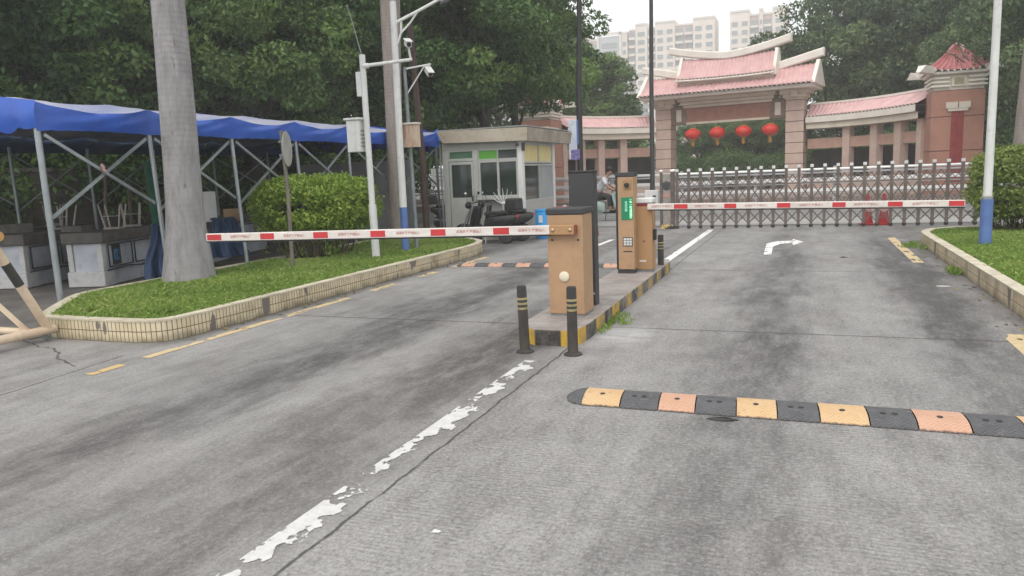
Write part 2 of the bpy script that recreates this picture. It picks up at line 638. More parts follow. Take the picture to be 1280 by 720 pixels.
# ---------------------------------------------------------------- painted markings (worn)
def paint_material(name, c, thr, scale=7.0, stretch=(1, 0.6, 1), dirt=0.25, edge=None):
    q = NB(name)
    p = q.pos()
    n = q.noise(q.mapping(p, stretch), scale, 3, 0.5)
    n2 = q.noise(p, 60, 3, 0.6)
    v = q.math('ADD', n, q.math('MULTIPLY', q.math('SUBTRACT', n2, 0.5), 0.07))
    if edge:                                   # more is worn away on the right hand edge of a line
        x, y, z = q.xyz(p)
        v = q.math('ADD', v, q.ramp(x, edge[0], edge[1], 0.0, edge[2]))
        v = q.math('ADD', v, q.math('MULTIPLY', q.math('SUBTRACT', q.noise(q.mapping(p, (0.05, 1, 1)), 1.9, 3), 0.5), 0.75))
    a = q.ramp(v, thr, thr + 0.025, 1.0, 0.0)
    col = q.mix(q.ramp(q.noise(p, 14, 6, 0.7), 0.45, 0.75, 0.0, dirt), c, (0.25, 0.24, 0.23))
    q.put(q.b.inputs['Base Color'], col)
    q.b.inputs['Roughness'].default_value = 0.6
    tr = q.t.nodes.new('ShaderNodeBsdfTransparent')
    ms = q.t.nodes.new('ShaderNodeMixShader')
    q.put(ms.inputs[0], a)
    q.t.links.new(tr.outputs[0], ms.inputs[1])
    q.t.links.new(q.b.outputs[0], ms.inputs[2])
    q.t.links.new(ms.outputs[0], q.out.inputs['Surface'])
    return q.m


P_white = paint_material('worn_white_paint', (0.60, 0.60, 0.59), 0.535, 8.5, (1.2, 0.8, 1), 0.45, edge=(-2.27, -2.14, 0.26))
P_white2 = paint_material('white_paint', (0.76, 0.76, 0.75), 0.62, 6.0)
P_yel = paint_material('worn_yellow_paint', (0.60, 0.46, 0.25), 0.585, 6.0, (1, 0.4, 1), 0.6)
P_yel2 = paint_material('yellow_paint', (0.58, 0.41, 0.18), 0.60, 6.0, (1, 1, 1), 0.4)


def rect(x0, x1, y0, y1):
    return [(x0, y0), (x1, y0), (x1, y1), (x0, y1)]


sheet('lane_line', rect(-2.33, -2.155, 1.2, 6.2), 0.004, P_white)
sheet('lane_line', rect(-2.43, -2.28, 12.75, 20.6), 0.004, P_white2)
sheet('edge_line', rect(-6.10, -5.99, 4.85, 5.22), 0.004, P_yel2)
sheet('edge_line', rect(-6.12, -6.0, 5.5, 9.1), 0.004, P_yel)
for y0, y1 in ((9.75, 10.5), (11.3, 11.9), (12.6, 14.2)):
    sheet('edge_line', rect(-6.14, -6.01, y0, y1), 0.004, P_yel)
sheet('edge_line', rect(1.70, 1.88, 6.2, 8.1), 0.004, P_yel)
sheet('edge_line', rect(1.60, 1.76, 13.6, 18.2), 0.004, P_yel)
sheet('edge_line', rect(-4.42, -4.30, 15.9, 17.9), 0.004, P_white2)
sheet('turn_arrow', [(-0.74, 14.7), (-0.60, 14.75), (-0.63, 16.15), (-0.50, 16.75), (-0.28, 16.92), (-0.25, 16.45), (-0.06, 17.14), (-0.28, 17.85), (-0.285, 17.42), (-0.58, 17.32), (-0.78, 16.85)], 0.004, P_white2)

# ---------------------------------------------------------------- planting beds: tiled kerb + soil + grass
M_tile = None


def tile_material(name, base, base2, joint, tw, th):
    q = NB(name)
    uv = q.t.nodes.new('ShaderNodeUVMap')
    uv.uv_map = 'UVMap'
    p = q.pos()
    br = q.t.nodes.new('ShaderNodeTexBrick')
    q.t.links.new(uv.outputs['UV'], br.inputs['Vector'])
    br.offset = 0.0
    br.inputs['Scale'].default_value = 1.0
    br.inputs['Brick Width'].default_value = tw
    br.inputs['Row Height'].default_value = th
    br.inputs['Mortar Size'].default_value = 0.0055
    br.inputs['Mortar Smooth'].default_value = 0.2
    br.inputs['Color1'].default_value = (*base, 1)
    br.inputs['Color2'].default_value = (*base2, 1)
    br.inputs['Mortar'].default_value = (*joint, 1)
    n = q.noise(p, 2.2, 7, 0.7)
    x, y, z = q.xyz(p)
    stain = q.math('MULTIPLY', q.ramp(n, 0.48, 0.68), 0.7)
    c = q.mix(stain, br.outputs['Color'], (0.17, 0.14, 0.08))
    # moss and splash along the foot, broken up by noise
    foot = q.math('MULTIPLY', q.ramp(q.math('ADD', z, q.math('MULTIPLY', q.math('SUBTRACT', q.noise(p, 6, 5), 0.5), 0.16)), 0.0, 0.09, 0.75, 0.0), q.ramp(n, 0.3, 0.55, 0.3, 1))
    c = q.mix(foot, c, (0.10, 0.085, 0.045))
    # missing tiles
    hole = q.ramp(q.noise(q.mapping(p, (1, 1, 0.4)), 3.3, 2, 0.4), 0.645, 0.66)
    c = q.mix(hole, c, (0.16, 0.14, 0.125))
    q.put(q.b.inputs['Base Color'], c)
    q.b.inputs['Roughness'].default_value = 0.5
    q.bump(q.math('SUBTRACT', 1.0, br.outputs['Fac']), 0.5, 0.006)
    return q.m


M_tile = tile_material('cream_kerb_tile', (0.58, 0.49, 0.32), (0.66, 0.58, 0.42), (0.16, 0.12, 0.07), 0.056, 0.118)
M_tile2 = tile_material('buff_kerb_tile', (0.55, 0.45, 0.30), (0.62, 0.52, 0.37), (0.24, 0.19, 0.12), 0.42, 0.118)
M_cap = mat('kerb_cap_stone', (0.60, 0.55, 0.43), (0.46, 0.41, 0.31), 4, 0.7, bump=0.2, dirt=0.5)


def smooth_poly(P, k=3, closed=True):
    pts = [Vector((p[0], p[1])) for p in P]
    for _ in range(k):
        o = []
        n = len(pts)
        for i in range(n):
            a, b = pts[i], pts[(i + 1) % n]
            d = (b - a).length
            t = min(0.25, 0.22 / max(d, 0.01)) if d > 0.9 else 0.25
            o += [a.lerp(b, t), a.lerp(b, 1 - t)]
        pts = o
    return pts


def kerb(name, P, thick, z1, mside, label, capz=0.02):
    """closed kerb wall round a bed (P anticlockwise, outer line) with UVs in metres for the tile grid"""
    pts = smooth_poly(P, 2)
    n = len(pts)
    inn = []
    for i in range(n):
        a, b, c = pts[i - 1], pts[i], pts[(i + 1) % n]
        t = ((b - a).normalized() + (c - b).normalized()).normalized()
        inn.append(b + Vector((-t.y, t.x)) * thick)
    root = thing(name, label, 'kerb', (pts[0].x, pts[0].y, 0))
    off = Vector((pts[0].x, pts[0].y, 0))
    V, F, UV = [], [], []
    u = 0
    zt = z1 - capz
    for i in range(n):
        j = (i + 1) % n
        L = (pts[j] - pts[i]).length
        for A, B in ((pts[i], pts[j]),):
            o = len(V)
            V += [(A.x - off.x, A.y - off.y, -0.02), (B.x - off.x, B.y - off.y, -0.02), (B.x - off.x, B.y - off.y, zt), (A.x - off.x, A.y - off.y, zt)]
            F.append((o, o + 1, o + 2, o + 3))
            UV += [(u, -0.02), (u + L, -0.02), (u + L, zt), (u, zt)]
        u += L
    me = bpy.data.meshes.new('tiled_face')
    me.from_pydata(V, [], F)
    ul = me.uv_layers.new(name='UVMap')
    ul.data.foreach_set('uv', np.array(UV, np.float32).reshape(-1))
    me.materials.append(mside)
    o = bpy.data.objects.new('tiled_face', me)
    COL.objects.link(o)
    o.parent = root
    cap = MB()
    for i in range(n):
        j = (i + 1) % n
        a, b, c, d = pts[i], pts[j], inn[j], inn[i]
        ov = 0.008
        na = (a - d).normalized() * ov
        nb = (b - c).normalized() * ov
        a2, b2 = a + na, b + nb
        vs = [(p.x - off.x, p.y - off.y, zz) for zz in (zt, z1) for p in (a2, b2, c, d)]
        cap.add(vs, [(4, 5, 6, 7), (0, 1, 5, 4), (2, 3, 7, 6), (3, 2, 1, 0)])
        iv = [(c.x - off.x, c.y - off.y, -0.02), (d.x - off.x, d.y - off.y, -0.02), (d.x - off.x, d.y - off.y, zt), (c.x - off.x, c.y - off.y, zt)]
        cap.add(iv, [(0, 1, 2, 3)])
    cap.build('cap', M_cap, root, smooth=35)
    return inn, root


def inside(poly, x, y):
    n = len(poly)
    r = np.zeros(x.shape, bool)
    j = n - 1
    for i in range(n):
        xi, yi, xj, yj = poly[i].x, poly[i].y, poly[j].x, poly[j].y
        if abs(yj - yi) > 1e-9:
            c = ((yi > y) != (yj > y)) & (x < (xj - xi) * (y - yi) / (yj - yi) + xi)
            r ^= c
        j = i
    return r


M_grass = leaf_material('grass_blades', (0.11, 0.19, 0.03), (0.21, 0.335, 0.06), (0.39, 0.46, 0.14), 0.3, 0.5)


def grass(name, poly, z, dens, h, bald=()):
    xs = np.array([p.x for p in poly])
    ys = np.array([p.y for p in poly])
    A = (xs.max() - xs.min()) * (ys.max() - ys.min())
    n = int(A * dens)
    x = rng.uniform(xs.min(), xs.max(), n)
    y = rng.uniform(ys.min(), ys.max(), n)
    k = inside(poly, x, y)
    # patchy growth: drop some blades where a smooth random field is low
    fld = 0.5 + 0.25 * np.sin(x * 2.1 + 1.3 * np.sin(y * 1.7)) + 0.25 * np.sin(y * 2.9 + 1.1 * np.sin(x * 3.1 + 1))
    k &= rng.random(n) < (0.55 + 0.6 * fld)
    for bx_, by_, br_ in bald:
        d = np.hypot(x - bx_, y - by_)
        k &= (d > br_ * (0.75 + 0.5 * rng.random(n)))
    x, y, fld = x[k], y[k], fld[k]
    n = len(x)
    base = np.stack([x, y, np.full(n, z)], 1)
    a = rng.uniform(0, 2 * PI, n)
    side = np.stack([np.cos(a), np.sin(a), np.zeros(n)], 1)
    lean = rng.normal(size=(n, 3)) * 0.45
    lean[:, 2] = 1
    lean = unit(lean)
    hh = (h * (0.5 + 0.8 * rng.random((n, 1))) * (0.75 + 0.5 * fld[:, None]))
    wd = 0.004 + 0.005 * rng.random((n, 1))
    b2 = rng.normal(size=(n, 3)) * 0.35 * hh
    b2[:, 2] = -abs(b2[:, 2]) * 0.4
    q = np.stack([base - side * wd, base + side * wd, base + lean * hh * 0.6 + side * wd * 0.8, base + lean * hh + b2], 1)
    t = 0.35 + 0.35 * fld + rng.normal(size=n) * 0.16
    t = np.where(rng.random(n) < 0.10, 1.0, t)
    me = quads_mesh(name, q, t, M_grass)
    o = bpy.data.objects.new(name, me)
    COL.objects.link(o)
    o['kind'] = 'stuff'
    return o


BED_L = [(-8.25, 6.03), (-6.62, 6.03), (-6.38, 6.25), (-6.38, 14.3), (-6.55, 15.2), (-7.1, 15.9), (-9.5, 17.6), (-9.7, 17.4), (-9.55, 7.6), (-8.75, 6.6)]
innL, kL = kerb('tiled_kerb', BED_L, 0.13, 0.245, M_tile, 'low cream tiled kerb round the left grass bed, rounded at its front corner')
soilL = sheet('soil_bed', [(p.x, p.y) for p in innL], 0.19, M_soil)
BED_R = [(2.06, -2), (9.5, -2), (9.5, 17.9), (3.0, 17.9), (2.35, 17.5), (2.06, 16.7)]
innR, kR = kerb('tiled_kerb', BED_R, 0.14, 0.245, M_tile2, 'low buff tiled kerb along the right grass bed with broken cap')
soilR = sheet('soil_bed', [(p.x, p.y) for p in innR], 0.19, M_soil)
gl = grass('grass', innL, 0.188, 5600, 0.078, bald=[(-8.95, 9.1, 0.4), (-7.6, 12.4, 0.15), (-7.44, 13.3, 0.12), (-9.0, 12.2, 0.7), (-7.9, 10.2, 0.16), (-7.4, 9.0, 0.14), (-8.0, 7.6, 0.18), (-6.9, 6.6, 0.15), (-7.2, 11.0, 0.2), (-7.9, 6.5, 0.16)])
tag(gl, 'uneven green grass in the left bed', 'grass')
class _V:
    def __init__(s, x, y):
        s.x, s.y = x, y
grR = [_V(p.x, p.y) for p in innR]
clipR = [_V(2.2, 6.0), _V(6.6, 6.0), _V(6.6, 17.75), _V(3.05, 17.75), _V(2.46, 17.38), _V(2.2, 16.6)]
gr_ = grass('grass', clipR, 0.188, 5000, 0.072)
tag(gr_, 'bright green lawn in the right bed', 'grass')

# ================================================================== STREET FURNITURE
M_white = mat('white_paint_metal', (0.72, 0.73, 0.72), (0.60, 0.61, 0.60), 2.0, 0.45, dirt=0.25, stretch=(4, 4, 0.7))
M_galv = mat('galvanised_steel', (0.42, 0.45, 0.46), (0.32, 0.35, 0.36), 5.0, 0.42, 0.55, dirt=0.2)
M_galvd = mat('dull_galvanised_steel', (0.26, 0.29, 0.30), (0.18, 0.20, 0.21), 5.0, 0.5, 0.3, dirt=0.3)
M_bronze = mat('brownish_steel', (0.16, 0.13, 0.115), (0.11, 0.09, 0.08), 6.0, 0.45, 0.2)
M_gold = mat('tan_cabinet_paint', (0.43, 0.27, 0.155), (0.375, 0.235, 0.135), 2.2, 0.5, bump=0.04, bscale=200, dirt=0.22)
M_gold2 = mat('tan_cabinet_side', (0.40, 0.235, 0.115), (0.35, 0.21, 0.10), 1.5, 0.5)
M_dark = mat('dark_grey_paint', (0.052, 0.053, 0.057), (0.040, 0.041, 0.045), 2.0, 0.55, dirt=0.1)
M_black = mat('black_plastic', (0.022, 0.022, 0.024), (0.03, 0.03, 0.032), 6.0, 0.5)
M_rubber = mat('black_rubber', (0.035, 0.035, 0.036), (0.055, 0.054, 0.053), 12.0, 0.8, bump=0.3, bscale=90)
M_chrome = mat('chrome', (0.75, 0.75, 0.75), (0.68, 0.68, 0.68), 3.0, 0.18, 1.0)
M_red = mat('red_reflective_film', (0.56, 0.045, 0.05), (0.48, 0.04, 0.045), 5.0, 0.45)
M_redp = mat('red_plastic', (0.55, 0.035, 0.045), (0.42, 0.03, 0.035), 3.0, 0.45)
M_redtxt = mat('faded_red_ink', (0.50, 0.16, 0.14), (0.42, 0.14, 0.12), 20.0, 0.6)
M_arm = mat('off_white_arm', (0.74, 0.70, 0.66), (0.62, 0.57, 0.53), 3.0, 0.45, dirt=0.2, stretch=(0.6, 4, 4))
M_blue = mat('blue_paint', (0.11, 0.20, 0.47), (0.09, 0.16, 0.38), 5.0, 0.5, dirt=0.2)
M_bluep = mat('bright_blue_plastic', (0.03, 0.30, 0.68), (0.025, 0.24, 0.56), 2.0, 0.45)
M_glassd = mat('dark_glass', (0.02, 0.03, 0.028), (0.035, 0.05, 0.045), 1.0, 0.08, spec=0.6)
M_rust = mat('rusting_box_paint', (0.52, 0.42, 0.33), (0.34, 0.16, 0.09), 5.0, 0.7, lo=0.45, hi=0.68, stretch=(2, 2, 0.5))
M_grey = mat('grey_paint', (0.34, 0.35, 0.35), (0.27, 0.28, 0.28), 2.0, 0.6, dirt=0.2)
M_glow = mat('led_panel', (0.01, 0.10, 0.05), (0.012, 0.12, 0.06), 3.0, 0.4, emit=(0.01, 0.25, 0.10), estr=0.35)
M_led = mat('led_letters', (0.3, 0.9, 0.5), (0.3, 0.9, 0.5), 3.0, 0.4, emit=(0.45, 1.0, 0.6), estr=1.3)
M_led2 = mat('led_letters_dim', (0.3, 0.6, 0.5), (0.3, 0.6, 0.5), 3.0, 0.4, emit=(0.35, 0.8, 0.6), estr=0.6)
M_green = mat('green_paint', (0.02, 0.22, 0.11), (0.02, 0.17, 0.09), 3.0, 0.5, dirt=0.2)


# ---------------------------------------------------------------- raised island with striped kerb
def island_material():
    q = NB('striped_island_kerb')
    p = q.pos()
    x, y, z = q.xyz(p)
    s = q.math('SUBTRACT', y, 6.80)
    ph = q.math('FRACT', q.math('DIVIDE', q.math('ADD', s, 0.06), 0.72))
    stripe = q.ramp(ph, 0.49, 0.51)
    side = q.mix(stripe, (0.52, 0.32, 0.035), (0.045, 0.042, 0.04))
    fx = q.ramp(q.math('ABSOLUTE', q.math('SUBTRACT', x, -2.31)), 0.125, 0.14)
    front = q.mix(fx, (0.045, 0.04, 0.038), (0.58, 0.36, 0.03))
    isf = q.ramp(y, 6.93, 6.94)
    c = q.mix(isf, front, side)
    wear = q.ramp(q.noise(p, 6, 8, 0.75), 0.44, 0.56)
    wear = q.math('MULTIPLY', wear, q.ramp(y, 6.9, 8.0, 0.4, 1.0))
    c = q.mix(wear, c, (0.20, 0.185, 0.165))
    top = q.mix(q.ramp(q.noise(p, 3, 7, 0.7), 0.38, 0.66), (0.22, 0.195, 0.18), (0.36, 0.33, 0.31))
    top = q.mix(q.ramp(q.noise(p, 1.1, 5, 0.6), 0.52, 0.62, 0, 0.5), top, (0.33, 0.24, 0.21))
    istop = q.ramp(z, 0.150, 0.156)
    c = q.mix(istop, c, top)
    q.put(q.b.inputs['Base Color'], c)
    q.b.inputs['Roughness'].default_value = 0.8
    q.bump(q.noise(p, 40, 6, 0.7), 0.5, 0.01)
    return q.m


mb = MB()
isl = [(-2.45, 6.80), (-2.13, 6.80), (-2.03, 6.92), (-2.0, 7.2), (-2.05, 12.3), (-2.12, 12.62), (-2.60, 12.62), (-2.70, 12.3), (-2.68, 7.2), (-2.60, 6.92)]
mb.prism(isl, -0.02, 0.16, 'z')
o = mb.build('traffic_island', island_material(), bevel=0.012)
tag(o, 'raised concrete island with worn yellow and black kerb between the two lanes', 'traffic island')


# ---------------------------------------------------------------- speed bumps
def bump_strip(name, x0, x1, y, wd, edges, cols, label, rounded=True, texture=True):
    root = thing(name, label, 'speed bump', (x0, y, 0), 0.0, 'rubber speed bumps')
    h = 0.05
    def prof(t):
        return h * max(0.0, (1 - abs(2 * t - 1) ** 2.6))
    for k in range(len(edges) - 1):
        a, b = edges[k] - x0, edges[k + 1] - x0
        m = cols[k]
        nm = 'black_segment' if m is M_bumpk else 'yellow_segment'
        g = MB()
        skew = 0.03
        g.grid(lambda u, v: (a + 0.004 + (b - a - 0.008) * u + skew * (0.5 - v), (v - 0.5) * wd, 0.003 + prof(v)), 6, 12)
        g.add([(a + .004 + skew * .5, -wd / 2, 0), (b - .004 + skew * .5, -wd / 2, 0), (b - .004 - skew * .5, wd / 2, 0), (a + .004 - skew * .5, wd / 2, 0)], [(0, 1, 2, 3)])
        for px_ in ((0.5,) if m is not M_bumpk else (0.35, 0.6)):
            g.lathe([(0.018, 0), (0.018, 0.006), (0.01, 0.008)], (a + (b - a) * px_, -0.05, prof(0.5 - 0.05 / wd) + 0.001), 10, 1)
        g.build(nm, [m, M_rubber], root, smooth=30)
    if rounded:
        g = MB()
        def cap(u, v):
            s = (v - 0.5)
            k = math.sqrt(max(0, 1 - (2 * s) ** 2))
            return (-u * 0.14 * k + 0.03 * (0.5 - v), s * wd, 0.003 + prof(v) * (1 - u * u * 0.9))
        g.grid(cap, 5, 12)
        g.build('end_cap', M_bumpk, root, smooth=40)
    return root


def bump_mat(name, c1, c2, worn):
    q = NB(name)
    p = q.pos()
    x, y, z = q.xyz(p)
    n = q.noise(p, 9, 7, 0.7)
    c = q.mix(q.ramp(n, 0.35, 0.65), c1, c2)
    c = q.mix(q.ramp(q.noise(p, 16, 6, 0.7), 0.60, 0.66, 0, 0.8), c, worn)
    e = q.ramp(q.math('ADD', z, q.math('MULTIPLY', q.math('SUBTRACT', q.noise(p, 22, 5), 0.5), 0.016)), 0.006, 0.012, 0.9, 0)
    c = q.mix(e, c, (0.05, 0.048, 0.046))
    q.b.inputs['Roughness'].default_value = 0.75
    ch = q.math('ABSOLUTE', q.math('SUBTRACT', q.math('FRACT', q.math('MULTIPLY', x, 14)), 0.5))
    wv = q.math('SINE', q.math('MULTIPLY', q.math('ADD', y, q.math('MULTIPLY', ch, 0.07)), 230))
    c = q.mix(q.ramp(wv, -0.2, 0.6, 0.0, 0.35), c, worn)
    q.put(q.b.inputs['Base Color'], c)
    q.bump(wv, 0.7, 0.005)
    return q.m


M_bumpk = bump_mat('bump_black_rubber', (0.065, 0.068, 0.076), (0.11, 0.113, 0.122), (0.17, 0.165, 0.16))
M_bumpy = bump_mat('bump_yellow_tape', (0.66, 0.43, 0.21), (0.72, 0.50, 0.28), (0.42, 0.28, 0.18))
M_bumpo = bump_mat('bump_faded_orange_tape', (0.62, 0.35, 0.23), (0.68, 0.42, 0.30), (0.40, 0.24, 0.17))
ed = [-1.50, -1.22, -0.95, -0.70, -0.43, -0.17, 0.09, 0.38, 0.65, 0.94, 1.23, 1.52, 1.80]
cl = [M_bumpy, M_bumpk, M_bumpo, M_bumpk, M_bumpy, M_bumpk, M_bumpy, M_bumpk, M_bumpo, M_bumpk, M_bumpy, M_bumpk]
bump_strip('speed_bump', ed[0], ed[-1], 5.25, 0.40, ed, cl, 'yellow and black rubber speed bump crossing the right lane in the foreground')
ed2 = [-5.95 + 0.268 * i for i in range(13)]
cl2 = [M_bumpo if i % 2 == 0 else M_bumpk for i in range(12)]
bump_strip('speed_bump', ed2[0], ed2[-1], 12.8, 0.36, ed2, cl2, 'faded yellow and black speed bump across the left lane behind the barrier arm')


# ---------------------------------------------------------------- flexible bollards
def bollard(x, y, label, lean):
    r = thing('bollard', label, 'bollard', (x, y, 0), 0.3, 'black posts round the island')
    r.rotation_euler = (lean[0], lean[1], 0.3)
    m = MB()
    m.lathe([(0.048, 0.02), (0.047, 0.30), (0.045, 0.62), (0.036, 0.632)], n=20)
    m.build('post', mat('worn_black_post', (0.035, 0.033, 0.032), (0.085, 0.07, 0.058), 6, 0.75, stretch=(1, 1, 0.4)), r, smooth=40)
    m = MB()
    m.lathe([(0.085, 0.0), (0.082, 0.014), (0.055, 0.026)], n=20)
    m.build('base', M_rubber, r, smooth=40)
    for z in (0.41, 0.455, 0.50):
        m = MB()
        m.lathe([(0.0485, z), (0.0485, z + 0.02)], n=20)
        m.build('reflective_band', mat('dull_yellow_band', (0.42, 0.36, 0.17), (0.26, 0.22, 0.12), 14, 0.5), r, smooth=40)
    return r


bollard(-2.44, 6.51, 'black post with yellow bands in front of the island, left of the barrier cabinet', (0.0, -0.02))
bollard(-1.97, 6.50, 'black post with worn bands in front of the right front corner of the island', (0.01, 0.0))
bollard(-2.12, 11.85, 'black post standing beyond the payment kiosk at the far end of the island', (0.0, 0.0))


# ---------------------------------------------------------------- barrier gates
def barrier_arm(parent, x0, x1, y, z0, z1, reds, texts, hgt=0.095):
    """arm from the pivot x0 to the tip x1; coordinates relative to the root"""
    rx, ry, rz = parent.location
    def zz(x):
        return z0 + (z1 - z0) * (x - x0) / (x1 - x0) - rz
    m = MB()
    m.bar((x0 - rx, y - ry, zz(x0)), (x1 - rx, y - ry, zz(x1)), 0.045, hgt)
    arm = m.build('arm', M_arm, parent, bevel=0.008)
    for a, b in reds:
        m = MB()
        m.bar((a - rx, y - ry, zz(a)), (b - rx, y - ry, zz(b)), 0.049, hgt * 0.74)
        m.build('red_stripe', M_red, arm)
    for a in texts:
        text_mesh("起落杆下 严禁站人", 0.036, 'lettering', M_redtxt, arm, (a - rx, y - ry - 0.0235, zz(a)), depth=0.0008)
    m = MB()
    m.bar((x0 - rx, y - ry, zz(x0) - hgt / 2 - 0.008), (x1 - rx, y - ry, zz(x1) - hgt / 2 - 0.008), 0.02, 0.014)
    m.build('rubber_edge', M_black, arm)
    return arm


b1 = thing('barrier_gate', 'tan barrier cabinet at the island front with its striped arm across the left lane', 'barrier gate', (-2.33, 7.66, 0.16), 0, 'barrier gates')
m = MB(); m.bx(-0.185, 0.20, -0.17, 0.19, 0.02, 1.06); m.build('cabinet', M_gold, b1, bevel=0.012)
m = MB(); m.bx(-0.195, 0.21, -0.18, 0.20, 1.06, 1.125); m.build('lid', M_dark, b1, bevel=0.012)
m = MB(); m.bx(-0.175, 0.19, -0.16, 0.18, 0.0, 0.02); m.build('base_plate', M_galvd, b1)
m = MB()
m.lathe([(0.052, 0), (0.054, 0.012), (0.04, 0.02), (0.02, 0.024)], (0, 0, 0), 24, R=rotm(PI / 2))
for i, p in enumerate(m.v):
    m.v[i] = (p[0] - 0.01, p[1] - 0.17, p[2] + 0.42)
m.build('lock_disc', mat('cream_plastic', (0.72, 0.66, 0.52), (0.66, 0.60, 0.46), 6, 0.5), b1, smooth=40)
m = MB()
for sx in (-0.13, 0.15):
    m.lathe([(0.012, 0), (0.012, 0.006)], (sx, -0.172, 0.80), 8, R=rotm(PI / 2))
m.build('bolt', M_dark, b1)
m = MB(); m.bx(-0.14, 0.125, -0.245, -0.195, 0.858, 0.958); m.build('arm_clamp', M_gold2, b1, bevel=0.008)
m = MB()
for sx in (-0.10, 0.085):
    m.ball((sx, -0.248, 0.908), (0.02, 0.012, 0.02), n=10, k=6)
m.build('clamp_bolt', mat('brass_bolt', (0.55, 0.42, 0.25), (0.5, 0.38, 0.22), 5, 0.3, 0.8), b1, smooth=40)
m = MB(); m.lathe([(0.05, 0), (0.05, 0.03)], (0.06, -0.172, 0.908), 16, R=rotm(PI / 2)); m.build('pivot', M_dark, b1, smooth=40)
m = MB(); m.bx(0.125, 0.14, -0.225, -0.172, 0.86, 0.957); m.build('stop_bracket', mat('rusty_red_bracket', (0.3, 0.08, 0.05), (0.22, 0.07, 0.05), 10, 0.7), b1)
barrier_arm(b1, -2.455, -6.95, 7.44, 1.07, 1.02, [(-6.93, -6.71), (-6.12, -5.92), (-5.36, -5.16), (-4.59, -4.40), (-3.83, -3.65), (-3.09, -2.91)],
            [-6.42, -5.63, -4.87, -4.11, -3.37, -2.66])

b2 = thing('barrier_gate', 'slim tan barrier cabinet beside the kiosk with its striped arm across the right lane', 'barrier gate', (-2.20, 11.13, 0.16), 0, 'barrier gates')
m = MB(); m.bx(-0.13, 0.11, -0.13, 0.15, 0.03, 0.96); m.build('cabinet', M_gold2, b2, bevel=0.012)
m = MB(); m.bx(-0.13, 0.11, -0.13, 0.15, 0.963, 1.0); m.build('lid_band', mat('dark_red_paint', (0.22, 0.035, 0.035), (0.18, 0.03, 0.03), 3, 0.5), b2)
m = MB(); m.bx(-0.14, 0.12, -0.14, 0.16, 1.003, 1.075); m.build('lid', M_white, b2, bevel=0.015)
m = MB(); m.bx(-0.12, 0.10, -0.12, 0.14, 0.0, 0.03); m.build('base_plate', M_galvd, b2)
m = MB(); m.bx(0.112, 0.15, -0.06, 0.03, 0.46, 0.62); m.build('sensor', M_black, b2, bevel=0.006)
m = MB(); m.bx(-0.08, 0.02, -0.134, -0.130, 0.15, 0.175); m.build('name_plate', M_arm, b2)
m = MB(); m.lathe([(0.014, 0), (0.012, 0.012)], (-0.01, -0.13, 0.45), 10, R=rotm(PI / 2)); m.build('lock', M_dark, b2)
barrier_arm(b2, -2.14, 1.84, 10.94, 1.115, 1.075, [(-1.76, -1.57), (-1.07, -0.91), (-0.38, -0.21), (0.31, 0.47), (0.97, 1.14), (1.66, 1.83)],
            [-1.93, -1.32, -0.65, 0.05, 0.72, 1.40], hgt=0.085)

# ---------------------------------------------------------------- dark display pillar behind the first cabinet
r = thing('display_pillar', 'tall dark grey display pillar on the island behind the barrier cabinet', 'pillar', (-2.33, 8.22, 0.16))
m = MB(); m.bx(-0.14, 0.145, -0.07, 0.09, 0.0, 1.475); m.build('casing', M_dark, r, bevel=0.01)
m = MB(); m.bx(-0.145, 0.15, -0.075, 0.095, 1.475, 1.50); m.build('top_cap', M_black, r, bevel=0.006)
m = MB(); m.bx(0.085, 0.135, -0.073, -0.0705, 0.13, 0.145); m.build('small_label', M_white, r)

# ---------------------------------------------------------------- payment kiosk
r = thing('payment_kiosk', 'tan payment kiosk with a green LED panel, camera window and keypad', 'kiosk', (-2.44, 10.92, 0.16))
m = MB(); m.bx(-0.105, 0.13, -0.12, 0.14, 0.06, 1.39); m.build('casing', M_gold, r, bevel=0.008)
m = MB(); m.bx(-0.13, -0.105, -0.125, 0.145, 0.06, 1.41); m.build('side_trim', M_black, r)
m = MB(); m.bx(-0.135, 0.135, -0.125, 0.145, 1.392, 1.455); m.build('cap', M_dark, r, bevel=0.006)
m = MB(); m.bx(-0.12, 0.12, -0.10, 0.12, 0.0, 0.06); m.build('plinth', M_dark, r)
m = MB(); m.bx(-0.02, 0.10, -0.124, -0.121, 1.21, 1.34, 0); m.bx(-0.012, 0.092, -0.128, -0.1245, 1.222, 1.328, 1)
cw_ = m.build('camera_window', [mat('brass_frame', (0.38, 0.29, 0.12), (0.3, 0.23, 0.1), 4, 0.4, 0.5), M_gold2], r)
m = MB(); m.lathe([(0.034, 0), (0.034, 0.03), (0.022, 0.032)], (0.035, -0.128, 1.275), 18, R=rotm(PI / 2)); m.build('lens', M_black, cw_, smooth=30)
m = MB(); m.bx(-0.05, 0.115, -0.126, -0.121, 0.78, 1.10); scr = m.build('led_screen', M_glow, r)
text_mesh("一\n车\n一\n杆\n减\n速\n慢\n行", 0.04, 'lettering', M_led, scr, (0.088, -0.1275, 0.94), spacing=0.92)
text_mesh("欢\n迎\n光\n临", 0.04, 'lettering', M_led2, scr, (0.02, -0.1275, 0.97), spacing=0.92)
m = MB(); m.bx(-0.035, 0.105, -0.126, -0.121, 0.40, 0.53); kp = m.build('keypad', M_dark, r)
for i in range(3):
    for j in range(3):
        m = MB(); m.bx(-0.022 + i * 0.042, 0.012 + i * 0.042, -0.132, -0.1262, 0.412 + j * 0.038, 0.442 + j * 0.038); m.build('key', M_white, kp)
m = MB(); m.bx(-0.03, 0.10, -0.123, -0.1205, 0.315, 0.33); m.build('ticket_slot', M_black, r)

